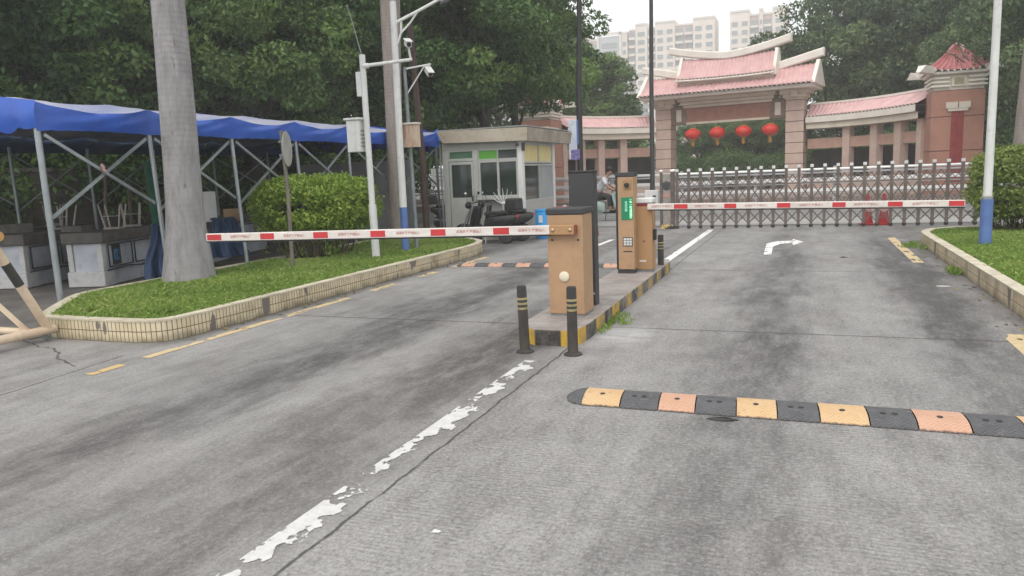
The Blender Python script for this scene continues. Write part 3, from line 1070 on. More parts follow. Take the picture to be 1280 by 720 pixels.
# ---------------------------------------------------------------- retractable scissor gate
rg = thing('retractable_gate', 'long retractable metal scissor gate with silver post caps closed across the entrance', 'gate', (-3.56, 21.0, 0))
GX = [-3.39, -3.30] + [-3.30 + 0.309 * i for i in range(1, 25)]
GY = lambda x: 0.3 * (x + 3.5) / 7.5
M_cap_s = mat('silver_cap', (0.74, 0.74, 0.74), (0.66, 0.66, 0.66), 4, 0.3, 0.5)
post_me = cap_me = wheel_me = None
for i, gx in enumerate(GX):
    m = MB()
    m.bx(-0.036, 0.036, -0.03, 0.03, 0.08, 1.545)
    if i == 0:
        po = m.build('post', M_bronze, rg, bevel=0.006); post_me = po.data
    else:
        po = bpy.data.objects.new('post', post_me); COL.objects.link(po); po.parent = rg
    po.location = (gx + 3.56, GY(gx), 0)
    if cap_me is None:
        m = MB(); m.bx(-0.04, 0.04, -0.045, 0.045, 1.54, 1.615)
        co = m.build('cap', M_cap_s, po, bevel=0.016); cap_me = co.data
    else:
        co = bpy.data.objects.new('cap', cap_me); COL.objects.link(co); co.parent = po
    if wheel_me is None:
        m = MB()
        m.lathe([(0.05, -0.018), (0.055, 0), (0.05, 0.018)], (0, 0, 0.056), 14, 0, R=rotm(PI / 2))
        m.bx(-0.028, 0.028, -0.045, 0.045, 0.07, 0.20, 1)
        wo = m.build('wheel', [M_rubber, M_bronze], po, smooth=35); wheel_me = wo.data
    else:
        wo = bpy.data.objects.new('wheel', wheel_me); COL.objects.link(wo); wo.parent = po
lat_me = None
for i in range(1, len(GX) - 1):
    m = MB()
    x0, x1 = 0.036, 0.309 - 0.036
    def b(xa, za, xb, zb, t=0.030, y=0.0):
        m.bar((xa, y, za), (xb, y, zb), 0.014, t)
    if lat_me is None:
        b(x0, 0.76, x1, 1.10); b(x0, 1.10, x1, 0.76, y=0.016)
        b(x0, 0.16, x1, 0.42); b(x0, 0.42, x1, 0.16, y=0.016); b(x0, 0.46, x1, 0.74, 0.024); b(x0, 0.74, x1, 0.46, 0.024, y=0.016)
        b(x0, 0.43, (x0 + x1) / 2, 0.74, 0.016, 0.03); b((x0 + x1) / 2, 0.74, x1, 0.43, 0.016, 0.03)
        b(x0, 1.20, (x0 + x1) / 2, 1.37); b((x0 + x1) / 2, 1.37, x1, 1.20, y=0.0)
        b(x0, 1.34, (x0 + x1) / 2, 1.17, 0.016, 0.016); b((x0 + x1) / 2, 1.17, x1, 1.34, 0.016, 0.016)
        b(x0, 1.14, x1, 1.14, 0.028)
        lo = m.build('lattice', M_bronze, rg); lat_me = lo.data
    else:
        lo = bpy.data.objects.new('lattice', lat_me); COL.objects.link(lo); lo.parent = rg
    lo.location = (GX[i] + 3.56, GY(GX[i]), 0)
    m = MB(); m.bar((0.037, 0, 1.47), (0.272, 0, 1.47), 0.03, 0.045)
    ro = m.build('top_rail', M_cap_s, rg, bevel=0.01)
    ro.location = lo.location
# drive head
m = MB(); m.bx(-0.17, 0.13, 0.0, 0.34, 0.10, 1.50); hd = m.build('drive_head', mat('mottled_grey_panel', (0.36, 0.34, 0.31), (0.25, 0.23, 0.21), 12, 0.5, 0.2), rg, bevel=0.01)
for sx in (-0.165, 0.125):
    m = MB(); m.bx(sx - 0.035, sx + 0.035, -0.045, 0.0, 0.10, 1.54); m.build('head_post', M_bronze, hd, bevel=0.006)
    m = MB(); m.bx(sx - 0.048, sx + 0.048, -0.055, 0.035, 1.542, 1.605); m.build('head_cap', M_cap_s, hd, bevel=0.018)
m = MB()
for rr in (0.105, 0.06):
    m.tube([(-0.02 + rr * math.cos(a), -0.012, 1.18 + rr * math.sin(a)) for a in np.linspace(0, 2 * PI, 25)], 0.012, 6)
for a in np.linspace(0, PI, 5)[:-1]:
    m.bar((-0.02 - 0.1 * math.cos(a), -0.012, 1.18 - 0.1 * math.sin(a)), (-0.02 + 0.1 * math.cos(a), -0.012, 1.18 + 0.1 * math.sin(a)), 0.008, 0.012)
m.lathe([(0.115, 0), (0.115, 0.004)], (-0.02, -0.001, 1.18), 24, 1, R=rotm(PI / 2))
m.build('round_emblem', [M_dark, M_galvd], hd, smooth=40)
m = MB(); m.bx(-0.12, 0.08, -0.006, -0.001, 0.86, 0.97); m.build('red_sticker', mat('faded_red_sticker', (0.5, 0.2, 0.17), (0.42, 0.3, 0.26), 20, 0.6), hd)
m = MB()
m.bx(-0.19, 0.15, -0.07, 0.36, 0.0, 0.12)
m.build('striped_skirt', mat('yellow_black_skirt', (0.55, 0.42, 0.16), (0.05, 0.045, 0.04), 9, 0.7, lo=0.48, hi=0.52, detail=1), hd, bevel=0.01)
# slim control cabinet beside the drive head
r = thing('control_cabinet', 'small white control cabinet on a post left of the scissor gate', 'cabinet', (-4.05, 21.4, 0))
m = MB(); m.bx(-0.03, 0.03, -0.03, 0.03, 0, 0.62); m.build('post', M_galv, r)
m = MB(); m.bx(-0.19, 0.19, -0.10, 0.10, 0.62, 1.06); bx_ = m.build('box', M_white, r, bevel=0.01)
m = MB(); m.bx(0.03, 0.12, -0.104, -0.101, 0.76, 0.92); m.build('screen', M_dark, r)


# ---------------------------------------------------------------- traffic cones
def cone(x, y, label):
    r = thing('traffic_cone', label, 'traffic cone', (x, y, 0), 0.2, 'red traffic cones behind the gate')
    m = MB(); m.box((0, 0, 0.02), (0.36, 0.36, 0.04)); m.build('base', M_redp, r, bevel=0.012)
    m = MB(); m.lathe([(0.145, 0.04), (0.13, 0.10), (0.035, 0.78), (0.022, 0.80)], n=20); m.build('body', M_redp, r, smooth=40)
    m = MB(); m.lathe([(0.102, 0.34), (0.086, 0.45)], n=20); m.build('reflective_band', mat('pale_pink_band', (0.70, 0.42, 0.40), (0.62, 0.36, 0.34), 5, 0.4), r, smooth=40)
    return r


cone(1.46, 21.72, 'red traffic cone behind the scissor gate, the left of the pair')
cone(1.84, 21.68, 'red traffic cone behind the scissor gate, the right of the pair')


# ---------------------------------------------------------------- poles on the left bed
def pole_tube(name, r, pts, rad, m, n=14, sm=40):
    k = MB(); k.tube(pts, rad, n)
    return k.build(name, m, r, smooth=sm)


def bullet_camera(parent, p, yaw, pitch, name='camera'):
    k = MB()
    R = rotm(0, pitch, yaw)
    k.box(p, (0.24, 0.10, 0.10), 0, R)
    k.box(Vector(p) + R @ Vector((0.02, 0, 0.06)), (0.30, 0.13, 0.015), 0, R)
    c = k.build(name, M_white, parent, bevel=0.012)
    k = MB()
    k.lathe([(0.04, 0), (0.04, 0.012)], Vector(p) + R @ Vector((0.12, 0, 0)), 14, 0, R @ rotm(0, PI / 2))
    k.build('lens', M_black, c, smooth=40)
    return c


r = thing('camera_pole', 'white surveillance pole with side arm, aerial and equipment box on the left bed', 'camera pole', (-7.6, 12.43, 0.19))
pole_tube('pole', r, [(0, 0, 0), (-0.01, 0, 1.0)], [0.075, 0.074], M_white)
pole_tube('pole', r, [(-0.01, 0, 1.0), (-0.02, 0, 3.72)], [0.057, 0.055], M_white)
k = MB(); k.lathe([(0.16, 0), (0.16, 0.02)], (0, 0, 0), 4); k.build('base_plate', M_white, r)
am = pole_tube('arm', r, [(0.0, 0.0, 3.52), (0.42, 0.22, 3.57), (0.78, 0.42, 3.62)], [0.034, 0.032, 0.03], M_white)
k = MB(); k.lathe([(0.05, -0.06), (0.05, 0.06)], (0.03, 0.01, 3.52), 12, 0, rotm(0, PI / 2, 0.5)); k.build('flange', M_white, r, smooth=40)
bullet_camera(r, (0.74, 0.36, 3.90), -0.9, 0.35)
k = MB(); k.bar((0.76, 0.40, 3.62), (0.74, 0.37, 3.85), 0.03); k.build('camera_bracket', M_white, r)
pole_tube('aerial', r, [(-0.03, 0, 3.72), (-0.16, -0.03, 4.3), (-0.24, -0.05, 4.62)], [0.009, 0.007, 0.005], M_grey, 6)
k = MB(); k.bx(-0.15, -0.05, -0.06, 0.06, 2.98, 3.42); k.build('side_box', M_white, r, bevel=0.01)
k = MB(); k.bx(-0.37, -0.10, -0.14, 0.12, 1.98, 2.56, 0); k.bx(-0.41, -0.06, -0.17, 0.15, 2.56, 2.60, 0)
eb = k.build('equipment_box', M_white, r, bevel=0.008)
k = MB()
for i in range(5):
    k.bx(-0.12, -0.097, -0.10, 0.08, 2.06 + i * 0.07, 2.10 + i * 0.07)
k.build('vent', M_grey, eb)

r = thing('lamp_post', 'white street lamp post with a blue painted foot on the left bed', 'lamp post', (-7.44, 13.30, 0.19))
pole_tube('pole', r, [(0, 0, 0.9), (0.01, 0, 2.6), (0.03, 0.01, 4.80)], [0.072, 0.066, 0.060], M_white)
pole_tube('painted_foot', r, [(0, 0, 0), (0, 0, 0.9)], [0.078, 0.076], M_blue)
k = MB(); k.lathe([(0.068, 4.80), (0.068, 4.86), (0.03, 4.89)], (0.03, 0.01, 0), 14); k.build('pole_cap', M_galvd, r, smooth=40)
pole_tube('lamp_arm', r, [(0.05, 0.02, 4.40), (0.42, 0.22, 4.60), (0.95, 0.5, 4.90)], [0.03, 0.03, 0.028], M_white)
pole_tube('arm_brace', r, [(0.07, 0.03, 4.02), (0.14, 0.07, 4.22), (0.30, 0.16, 4.40), (0.42, 0.22, 4.585)], 0.02, M_white, 8)
k = MB(); k.bar((0.14, 0.07, 4.24), (0.15, 0.08, 4.45), 0.03); k.build('arm_strut', M_white, r)
k = MB(); k.box((1.05, 0.55, 4.90), (0.62, 0.22, 0.09), 0, rotm(0, -0.42, 0.485), 0.8); k.build('lamp_head', M_galvd, r, bevel=0.02)

r = thing('camera_pole', 'thin grey camera pole carrying a rust stained box, behind the white lamp post', 'camera pole', (-7.36, 13.62, 0.19))
pole_tube('pole', r, [(0, 0, 0), (-0.02, 0, 1.8), (-0.05, 0, 3.62)], [0.045, 0.038, 0.034], M_galvd)
pole_tube('arm', r, [(-0.05, 0, 3.58), (0.42, 0.22, 3.66)], 0.018, M_white, 8)
k = MB(); k.bar((-0.03, 0.01, 3.1), (0.30, 0.16, 3.62), 0.022); k.build('arm_brace', M_white, r)
bullet_camera(r, (0.38, 0.18, 3.52), -0.75, 0.6)
k = MB(); k.bx(-0.10, 0.24, -0.19, -0.045, 2.06, 2.50, 0); k.bx(-0.12, 0.26, -0.22, -0.035, 2.50, 2.535, 1)
k.build('rusty_box', [M_rust, M_arm], r, bevel=0.006)

r = thing('parking_sign', 'round traffic sign on a grey post seen edge-on at the left hedge', 'traffic sign', (-8.12, 10.59, 0.19))
pole_tube('post', r, [(0, 0, 0), (0.02, 0.01, 1.4), (-0.01, 0, 2.32)], 0.032, mat('grey_brown_post', (0.20, 0.18, 0.155), (0.14, 0.125, 0.11), 6, 0.7), 10)
k = MB(); k.lathe([(0.285, -0.006), (0.29, 0), (0.285, 0.006)], (0.06, 0.03, 2.02), 32, 0, rotm(0, PI / 2, 0.38)); sg = k.build('sign_disc', mat('sign_back', (0.42, 0.42, 0.40), (0.33, 0.33, 0.31), 4, 0.5, 0.2, dirt=0.3), r, smooth=40)
for z in (1.9, 2.12):
    k = MB(); k.bx(-0.045, 0.05, -0.05, 0.05, z, z + 0.04); k.build('clamp', M_galvd, r)

r = thing('lamp_post', 'white pole with a blue painted foot on the right lawn', 'lamp post', (2.75, 14.48, 0.19))
pole_tube('pole', r, [(0, 0, 0.76), (0, 0, 2.2), (0.0, 0, 5.2)], [0.068, 0.062, 0.055], M_white)
pole_tube('painted_foot', r, [(0, 0, 0), (0, 0, 0.76)], [0.092, 0.092], M_blue)
k = MB(); k.lathe([(0.075, 0.76), (0.08, 0.80), (0.066, 0.82)], (0, 0, 0), 16); k.build('collar', M_grey, r, smooth=40)
pole_tube('lamp_arm', r, [(0, 0, 5.15), (-0.5, 0.0, 5.5), (-1.2, 0, 5.7)], 0.03, M_white, 8)
k = MB(); k.box((-1.4, 0, 5.72), (0.6, 0.22, 0.09), 0, rotm(0, 0.15, 0)); k.build('lamp_head', M_galvd, r, bevel=0.02)

# tall dark street poles beyond the gate
r = thing('street_pole', 'tall dark street pole with a small banner beyond the guardhouse', 'street lamp', (-7.15, 25.0, 0))
pole_tube('pole', r, [(0, 0, 0), (0.02, 0, 4.0), (0.16, 0, 9.0)], [0.11, 0.095, 0.075], M_black)
k = MB(); k.box((-0.2, -0.08, 2.72), (0.28, 0.03, 1.30)); bn = k.build('banner', mat('pale_banner', (0.62, 0.68, 0.75), (0.50, 0.56, 0.66), 3, 0.6, lo=0.45, hi=0.55), r)
k = MB(); k.box((-0.12, -0.10, 2.22), (0.30, 0.02, 0.34)); k.build('purple_panel', mat('purple_panel', (0.10, 0.07, 0.30), (0.28, 0.25, 0.45), 14, 0.6), bn)
k = MB(); k.box((-0.03, -0.10, 2.95), (0.06, 0.02, 0.8)); k.build('blue_edge', M_blue, bn)
for z in (2.12, 3.34):
    k = MB(); k.bar((-0.34, -0.04, z), (0.02, -0.04, z), 0.025); k.build('banner_bracket', M_galvd, r)
k = MB(); k.bar((0.16, 0, 9.0), (1.4, 0, 9.25), 0.06); k.box((1.7, 0, 9.27), (0.7, 0.25, 0.1)); k.build('lamp_arm', M_dark, r)
r = thing('street_pole', 'tall thin dark street pole left of the gateway arch', 'street lamp', (-4.72, 25.0, 0))
pole_tube('pole', r, [(0, 0, 0), (0, 0, 4.0), (0.04, 0, 9.0)], [0.085, 0.07, 0.055], M_dark)
k = MB(); k.bar((0.04, 0, 9.0), (-1.2, 0, 9.25), 0.06); k.box((-1.5, 0, 9.27), (0.7, 0.25, 0.1)); k.build('lamp_arm', M_dark, r)


# ---------------------------------------------------------------- portable steel barricade at the left edge
M_wood = mat('aged_cream_tube', (0.70, 0.57, 0.43), (0.58, 0.45, 0.32), 3.0, 0.5, dirt=0.3)
M_oran = mat('amber_tube', (0.58, 0.33, 0.10), (0.46, 0.26, 0.08), 3.0, 0.45, dirt=0.3)
M_bk = mat('black_band_tube', (0.03, 0.032, 0.03), (0.05, 0.05, 0.045), 5, 0.5)
r = thing('barricade', 'cream and black tubular steel barricade with A-frame legs beside the left kerb', 'barricade', (-7.95, 5.42, 0))
top = MB(); top.tube([(0.16, 0, 1.22), (-1.9, 0, 1.22)], 0.052, 16); top.build('top_rail', M_oran, r, smooth=40)
def two_tone(a, b, f0, f1, rad, nm):
    a, b = Vector(a), Vector(b)
    k = MB()
    k.tube([a, a.lerp(b, f0)], rad, 14, 0)
    k.tube([a.lerp(b, f0), a.lerp(b, f1)], rad + 0.001, 14, 1)
    k.tube([a.lerp(b, f1), b], rad, 14, 0)
    return k.build(nm, [M_wood, M_bk], r, smooth=40)
for sx in (0.0, -1.72):
    two_tone((sx, 0.0, 1.19), (sx, 0.52, 0.14), 0.26, 0.50, 0.048, 'leg')
    two_tone((sx, -0.0, 1.19), (sx, -0.52, 0.14), 0.26, 0.50, 0.048, 'leg')
    two_tone((sx, 0.60, 0.12), (sx, -0.66, 0.12), 0.62, 0.85, 0.05, 'foot_rail')
two_tone((-0.02, 0.30, 0.14), (-1.70, 0.30, 0.14), 0.3, 0.6, 0.04, 'lower_rail')
k = MB(); k.bar((-0.05, 0.30, 0.16), (-0.55, 0.1, 0.75), 0.04); k.build('brace', M_wood, r)
for y in (0.50, -0.56):
    k = MB(); k.lathe([(0.045, -0.015), (0.05, 0), (0.045, 0.015)], (0, y, 0.05), 14, 0, rotm(0, PI / 2)); k.bx(-0.03, 0.03, y - 0.02, y + 0.02, 0.05, 0.10)
    k.build('caster', M_galvd, r, smooth=40)

# ================================================================== BLUE CANOPY TENT
M_canv = mat('blue_tarpaulin', (0.012, 0.075, 0.41), (0.02, 0.10, 0.48), 1.5, 0.38, bump=0.25, bscale=9, spec=0.55)
M_canv2 = mat('sky_sheen_tarpaulin', (0.46, 0.47, 0.58), (0.24, 0.28, 0.50), 0.7, 0.35, bump=0.2, bscale=7, spec=0.6, lo=0.42, hi=0.7)  # pale tone paints the sky's sheen onto the canopy top
M_tarp = mat('dark_blue_tarpaulin', (0.035, 0.075, 0.16), (0.02, 0.045, 0.11), 2.0, 0.55, bump=0.5, bscale=6)
M_pipe = mat('tent_pipe', (0.36, 0.39, 0.41), (0.26, 0.29, 0.31), 3.0, 0.4, 0.5, dirt=0.25)
XE, XR, XB = -9.6, -12.45, -15.3
LEGY = [7.40, 9.27, 11.11, 12.95, 14.85, 16.9, 19.2]
tent = thing('canopy_tent', 'long blue canopy tent on grey scissor frames over the counters on the left', 'tent', (XE, 7.4, 0.0))
TO = Vector((XE, 7.4, 0))


def sagf(y):
    for a, b in zip(LEGY[:-1], LEGY[1:]):
        if a <= y <= b:
            t = (y - a) / (b - a)
            return math.sin(PI * t) ** 0.8, t
    return 0.0, 0.0


def roof_pt(u, v, side):
    y = 7.36 + (19.26 - 7.36) * u
    s, t = sagf(y)
    ze = 2.86 - 0.11 * s + 0.004 * math.sin(y * 9)
    zr = 3.26 - 0.05 * s
    xe = XE if side > 0 else XB
    x = xe + (XR - xe) * v
    z = ze + (zr - ze) * v - 0.06 * math.sin(PI * v) * (0.5 + 0.8 * s)
    z += 0.012 * math.sin(7 * x + 3 * y) * math.sin(PI * v)
    return Vector((x, y, z)) - TO


k = MB()
k.grid(lambda u, v: roof_pt(u, v, 1), 120, 12, 1)
k.grid(lambda u, v: roof_pt(u, v, -1), 120, 12, 1)
roof = k.build('canopy', [M_canv, M_canv2], tent, smooth=60)


def valance_pt(u, v, x):
    y = 7.36 + (19.26 - 7.36) * u
    s, t = sagf(y)
    top = roof_pt(u, 0, 1).z
    low = 2.47 + 0.02 * s + 0.004 * math.sin(y * 21)
    pinch = (1 - s)
    bulge = 0.035 * math.sin(PI * v) * s + 0.045 * abs(math.sin(v * 5 + t * 6)) * s * (1 - v) + 0.006 * math.sin(y * 13 + v * 4) * v * s
    z = top + (low - top) * v
    return Vector((x + bulge + 0.035 * v - 0.02 * pinch * v, y, z + 0.05)) - TO - Vector((0, 0, 0.05 * (1 - v * 0)))


k = MB()
k.grid(lambda u, v: valance_pt(u, v, XE + 0.012), 160, 8)
k.build('valance', M_canv, tent, smooth=60)
k = MB()
k.grid(lambda u, v: valance_pt(u, v, XB - 0.06), 80, 5)
k.build('valance', M_tarp, tent, smooth=60)  # back valance uses the darker cloth colour to paint in the trees' shade


def gable_pt(u, v, y0):
    x = XE + 0.07 + (XB - XE - 0.10) * u
    a = 1 - abs(2 * u - 1)
    top = 2.86 + 0.40 * a
    low = 2.52 - 0.045 * abs(math.sin(u * PI * 15)) + 0.02 * math.sin(u * 40)
    z = top + (low - top) * v
    return Vector((x, y0 - 0.04 * math.sin(v * PI) - 0.02 * math.sin(u * 50) * v, z)) - TO


for nm, yy in (('front_gable', 7.36), ('rear_gable', 19.27)):
    k = MB()
    k.grid(lambda u, v: gable_pt(u, v, yy), 120, 8)
    k.build(nm, M_canv, tent, smooth=60)
for i, y in enumerate(LEGY):
    lean = [0.0, 0.0, 0.0, 0, 0, 0, 0][i]
    for x, rad in ((XE, 0.042), (XB, 0.042)):
        k = MB()
        k.tube([(x - TO.x + (0.10 if i in (1, 2, 3) and x == XE else 0.02), y - TO.y, 0.02), (x - TO.x - 0.02, y - TO.y, 2.60)], rad if i == 0 else 0.034, 12)
        lg = k.build('leg', M_pipe, tent, smooth=40)
        k = MB()
        k.box((x - TO.x + 0.03, y - TO.y, 0.03), (0.16, 0.16, 0.02))
        k.build('foot_plate', M_galvd, lg)
for i in range(len(LEGY) - 1):
    a, b = LEGY[i] - TO.y, LEGY[i + 1] - TO.y
    for x in (0.0, XB - XE):
        th = 0.045 if x == 0 else 0.028
        for (za, zb) in ((2.42, 1.42), (1.30, 2.42)):
            k = MB()
            k.bar((x + (0.02 if za > 2 else -0.025), a + 0.06, za), (x + (0.02 if za > 2 else -0.025), b - 0.06, zb), th * 0.5, th)
            k.build('scissor_brace', M_pipe, tent)
for i, y in enumerate(LEGY):
    yy = y - TO.y
    k = MB()
    n = 6
    W = XB - XE
    for q in range(n):
        x0, x1 = W * q / n, W * (q + 1) / n
        h0, h1 = 2.70 + 0.36 * (1 - abs(2 * x0 / W - 1)), 2.70 + 0.36 * (1 - abs(2 * x1 / W - 1))
        k.bar((x0, yy, h0), (x1, yy, h1), 0.022)
    k.build('rafter', M_galvd, tent)
# crumpled end of the tarpaulin at the guardhouse
k = MB()
def crumple(u, v):
    return (0.05 - u * 0.8, 11.90 + 0.10 * math.sin(u * 9 + v * 5) + 0.05 * math.sin(v * 17 + u * 13), 2.93 - 0.50 * v - 0.10 * math.sin(u * PI) * v + 0.05 * math.sin(u * 15))
k.grid(crumple, 24, 16)
k.build('loose_flap', M_canv, tent, smooth=60)

# ---------------------------------------------------------------- things stored under the tent
M_stone = mat('dark_stone_top', (0.125, 0.115, 0.105), (0.075, 0.07, 0.065), 6, 0.6, bump=0.3, dirt=0.3)
M_slab = mat('grey_white_panel', (0.52, 0.55, 0.60), (0.40, 0.43, 0.48), 2, 0.55, dirt=0.35)
M_slab2 = mat('pale_grey_block', (0.58, 0.58, 0.58), (0.46, 0.46, 0.47), 3, 0.7, dirt=0.35)


def counter(x, y, rz, label, mark=False, z=0.02):
    r = thing('counter', label, 'counter', (x, y, z), rz, 'stone topped counters under the tent')
    L, W = 1.75, 0.62
    k = MB(); k.bx(-W - 0.06, 0.06, -0.05, L, 0.74, 0.93); k.build('stone_top', M_stone, r, bevel=0.02)
    for yy in (0.0, L - 0.16):
        k = MB(); k.bx(-W, -W + 0.09, yy, yy + 0.12, 0.26, 0.74); k.build('leg', M_slab2, r, bevel=0.008)
        k = MB(); k.bx(-0.09, 0.0, yy, yy + 0.12, 0.26, 0.74); k.build('leg', M_slab2, r, bevel=0.008)
    k = MB(); k.bx(-W + 0.10, -0.05, 0.03, L - 0.05, 0.26, 0.735); k.build('panel', M_slab, r)
    k = MB(); k.bx(-W - 0.02, 0.02, -0.03, 0.30, 0.0, 0.26); k.build('plinth_block', M_slab2, r, bevel=0.012)
    k = MB(); k.bx(-W + 0.04, -0.03, 0.31, L - 0.06, 0.0, 0.25); k.build('plinth', M_slab, r, bevel=0.008)
    for a, b in ((0.14, 0.86), (0.95, 1.58)):
        k = MB()
        k.tube([(0.03, a, 0.32), (0.03, b, 0.32), (0.03, b, 0.70), (0.03, a, 0.70), (0.03, a, 0.32)], 0.014, 8)
        k.build('pipe_frame', M_black, r, smooth=40)
    k = MB(); k.tube([(0.04, 0.05, 0.27), (0.05, 0.6, 0.30), (0.05, 1.1, 0.25), (0.05, 1.6, 0.31)], 0.012, 6); k.build('hose', M_black, r, smooth=40)
    if mark:
        k = MB(); k.bx(-0.0485, -0.044, 0.36, 0.62, 0.33, 0.69); p = k.build('dark_board', M_dark, r)
        k = MB()
        k.tube([(-0.042, 0.49 + 0.07 * math.cos(a), 0.50 + 0.09 * math.sin(a)) for a in np.linspace(0.6, 5.6, 18)], 0.012, 6)
        k.tube([(-0.042, 0.49, 0.44), (-0.042, 0.50, 0.55)], 0.012, 6)
        k.build('blue_mark', M_bluep, p)
    return r


CT = 0.30
counter(-11.18, 9.50, CT, 'grey stone topped counter with a blue mark on its side, nearest to the palm trunk', True)
counter(-12.60, 9.15, CT, 'grey stone topped counter behind the first tent leg')
counter(-11.55, 12.05, CT + 0.05, 'grey stone topped counter half hidden by the palm trunk and blue tarpaulin')
counter(-12.4, 14.3, CT, 'grey stone topped counter farthest inside the tent, behind the hedge')
counter(-14.3, 10.6, CT, 'grey stone topped counter at the back of the tent near the green post')


M_stoolm = mat('grubby_plastic', (0.46, 0.43, 0.39), (0.30, 0.28, 0.25), 5, 0.6, dirt=0.5)


def stool(x, y, z, rz, label, tilt=0.0):
    """plastic stool turned upside-down, legs in the air"""
    r = thing('stool', label, 'stool', (x, y, z), rz, 'upturned stools on the counters')
    k = MB(); k.box((0, 0, 0.02), (0.30, 0.24, 0.04)); k.build('seat', M_stoolm, r, bevel=0.015)
    for sx in (-1, 1):
        for sy in (-1, 1):
            k = MB(); k.tube([(sx * 0.12, sy * 0.09, 0.04), (sx * (0.16 + tilt), sy * 0.12, 0.44)], [0.017, 0.014], 8); k.build('leg', M_stoolm, r, smooth=40)
    k = MB(); k.tube([(-0.14, -0.105, 0.24), (0.14, -0.105, 0.24)], 0.01, 6); k.build('stretcher', M_galv, r)
    return r


stool(-11.62, 10.2, 0.95, 0.4, 'pale upturned stool on the counter with the blue mark', 0.03)
stool(-11.9, 10.85, 0.95, 0.9, 'pale upturned stool at the far end of the counter with the blue mark')
stool(-13.0, 10.3, 0.95, 0.2, 'pale upturned stool on the counter behind the first tent leg', 0.05)
stool(-14.9, 11.6, 0.95, 0.7, 'pale upturned stool on the counter near the green post')
k = MB(); k.box((0, 0, 0.30), (0.34, 0.03, 0.60)); o = k.build('white_board', M_white, bevel=0.02)
o.location = (-10.99, 11.85, 0.95); o.rotation_euler = (0.1, 0, 0.7)
tag(o, 'white board leaning upright on the counter right of the palm trunk', 'board')
k = MB(); k.box((0, 0, 1.1), (0.10, 0.10, 2.2)); k.box((0.06, 0, 1.7), (0.05, 0.14, 0.1)); o = k.build('green_post', M_green, bevel=0.01)
o.location = (-12.9, 12.4, 0.02); o.rotation_euler = (0, -0.04, 0)
tag(o, 'green steel post standing inside the tent behind the palm', 'post')


def drape(name, label, x, y, z0, z1, wd, rz):
    k = MB()
    def f(u, v):
        a = (u - 0.5)
        fold = 0.07 * math.sin(u * 17) * (0.3 + v) + 0.04 * math.sin(u * 31 + v * 3)
        return (a * wd * (0.55 + 0.6 * v) + 0.03 * math.sin(v * 7), -0.32 * v - fold, z1 + (z0 - z1) * v + 0.03 * math.sin(u * 9) * (1 - v))
    k.grid(f, 36, 18)
    k.grid(lambda u, v: ((u - 0.5) * wd * 0.55, v * 0.4, z1 + 0.03 * math.sin(u * 9 + v * 3) - 0.02 * v), 18, 6)
    o = k.build(name, M_tarp, smooth=60)
    o.location = (x, y, 0)
    o.rotation_euler = (0, 0, rz)
    md = o.modifiers.new('thickness', 'SOLIDIFY')
    md.thickness = 0.008
    return tag(o, label, 'tarpaulin', 'dark blue tarpaulins in the tent')


drape('tarpaulin', 'dark blue tarpaulin hanging in folds left of the palm trunk', -10.42, 10.10, 0.05, 1.02, 0.62, 0.80)
drape('tarpaulin', 'dark blue tarpaulin bundled over a counter right of the palm trunk', -10.50, 11.70, 0.30, 1.02, 0.75, 0.8)
for (x, y, z, rz, d, mt, lb) in [(-10.62, 12.15, 0.952, 0.5, (0.34, 0.26, 0.24), mat('cardboard', (0.36, 0.24, 0.14), (0.28, 0.18, 0.10), 5, 0.9, dirt=0.3), 'small brown cardboard box on the counter right of the palm trunk'),
                              (-12.0, 9.75, 0.952, 0.2, (0.40, 0.28, 0.10), M_stone, 'flat dark box on the counter with the blue mark'),
                              (-13.3, 9.6, 0.952, 0.9, (0.5, 0.3, 0.16), M_stone, 'wide dark box on the counter behind the first tent leg')]:
    k = MB(); k.box((0, 0, d[2] / 2), d); k.bx(-0.02, 0.02, -d[1] / 2, d[1] / 2, d[2], d[2] + 0.003)
    o = k.build('carton', mt, bevel=0.008)
    o.location = (x, y, z); o.rotation_euler = (0, 0, rz)
    tag(o, lb, 'box')
for (x, y, a, b_, lb) in [(-13.6, 11.6, 0.25, 2.0, 'thin leaning timber stake at the back of the tent, left one'), (-14.2, 13.6, -0.2, 2.2, 'thin leaning timber stake at the back of the tent, right one'),
                          (-13.9, 12.6, 0.05, 1.8, 'short upright timber stake between the two leaning stakes in the tent')]:
    k = MB(); k.bar((0, 0, 0), (a, 0.05, b_), 0.05)
    o = k.build('timber_stake', mat('grey_timber', (0.24, 0.20, 0.165), (0.16, 0.135, 0.11), 6, 0.9, dirt=0.4))
    o.location = (x, y, 0.01)
    tag(o, lb, 'stake')
k = MB(); k.ball((0, 0, 0), (0.05, 0.04, 0.06), n=10, k=6); k.ball((0.05, -0.01, -0.05), (0.06, 0.03, 0.03), n=10, k=6, R=rotm(0, 0.6, 0)); k.ball((-0.02, 0.0, 0.05), (0.03, 0.03, 0.035), n=10, k=6)
o = k.build('pink_rag', mat('pink_cloth', (0.42, 0.27, 0.26), (0.33, 0.2, 0.2), 8, 0.9), smooth=60)
o.location = (-9.55, 8.30, 1.97); o.scale = (0.75, 0.75, 0.75)
tag(o, 'small pink rag tied where the first tent braces cross', 'rag')
k = MB(); k.bx(-1.7, 1.7, -0.04, 0.04, 0.02, 2.15)
for i in range(6):
    k.bx(-1.69 + i * 0.66, -1.63 + i * 0.66, -0.06, -0.04, 0.02, 2.15)
o = k.build('partition_panel', M_grey)
o.location = (-11.7, 18.2, 0.0); o.rotation_euler = (0, 0, 0.10)
tag(o, 'grey partition panel closing the far end of the tent behind the hedge', 'partition')
M_bwall = mat('weathered_wall', (0.12, 0.105, 0.09), (0.07, 0.062, 0.055), 1.2, 0.9, bump=0.5, bscale=14, dirt=0.5)
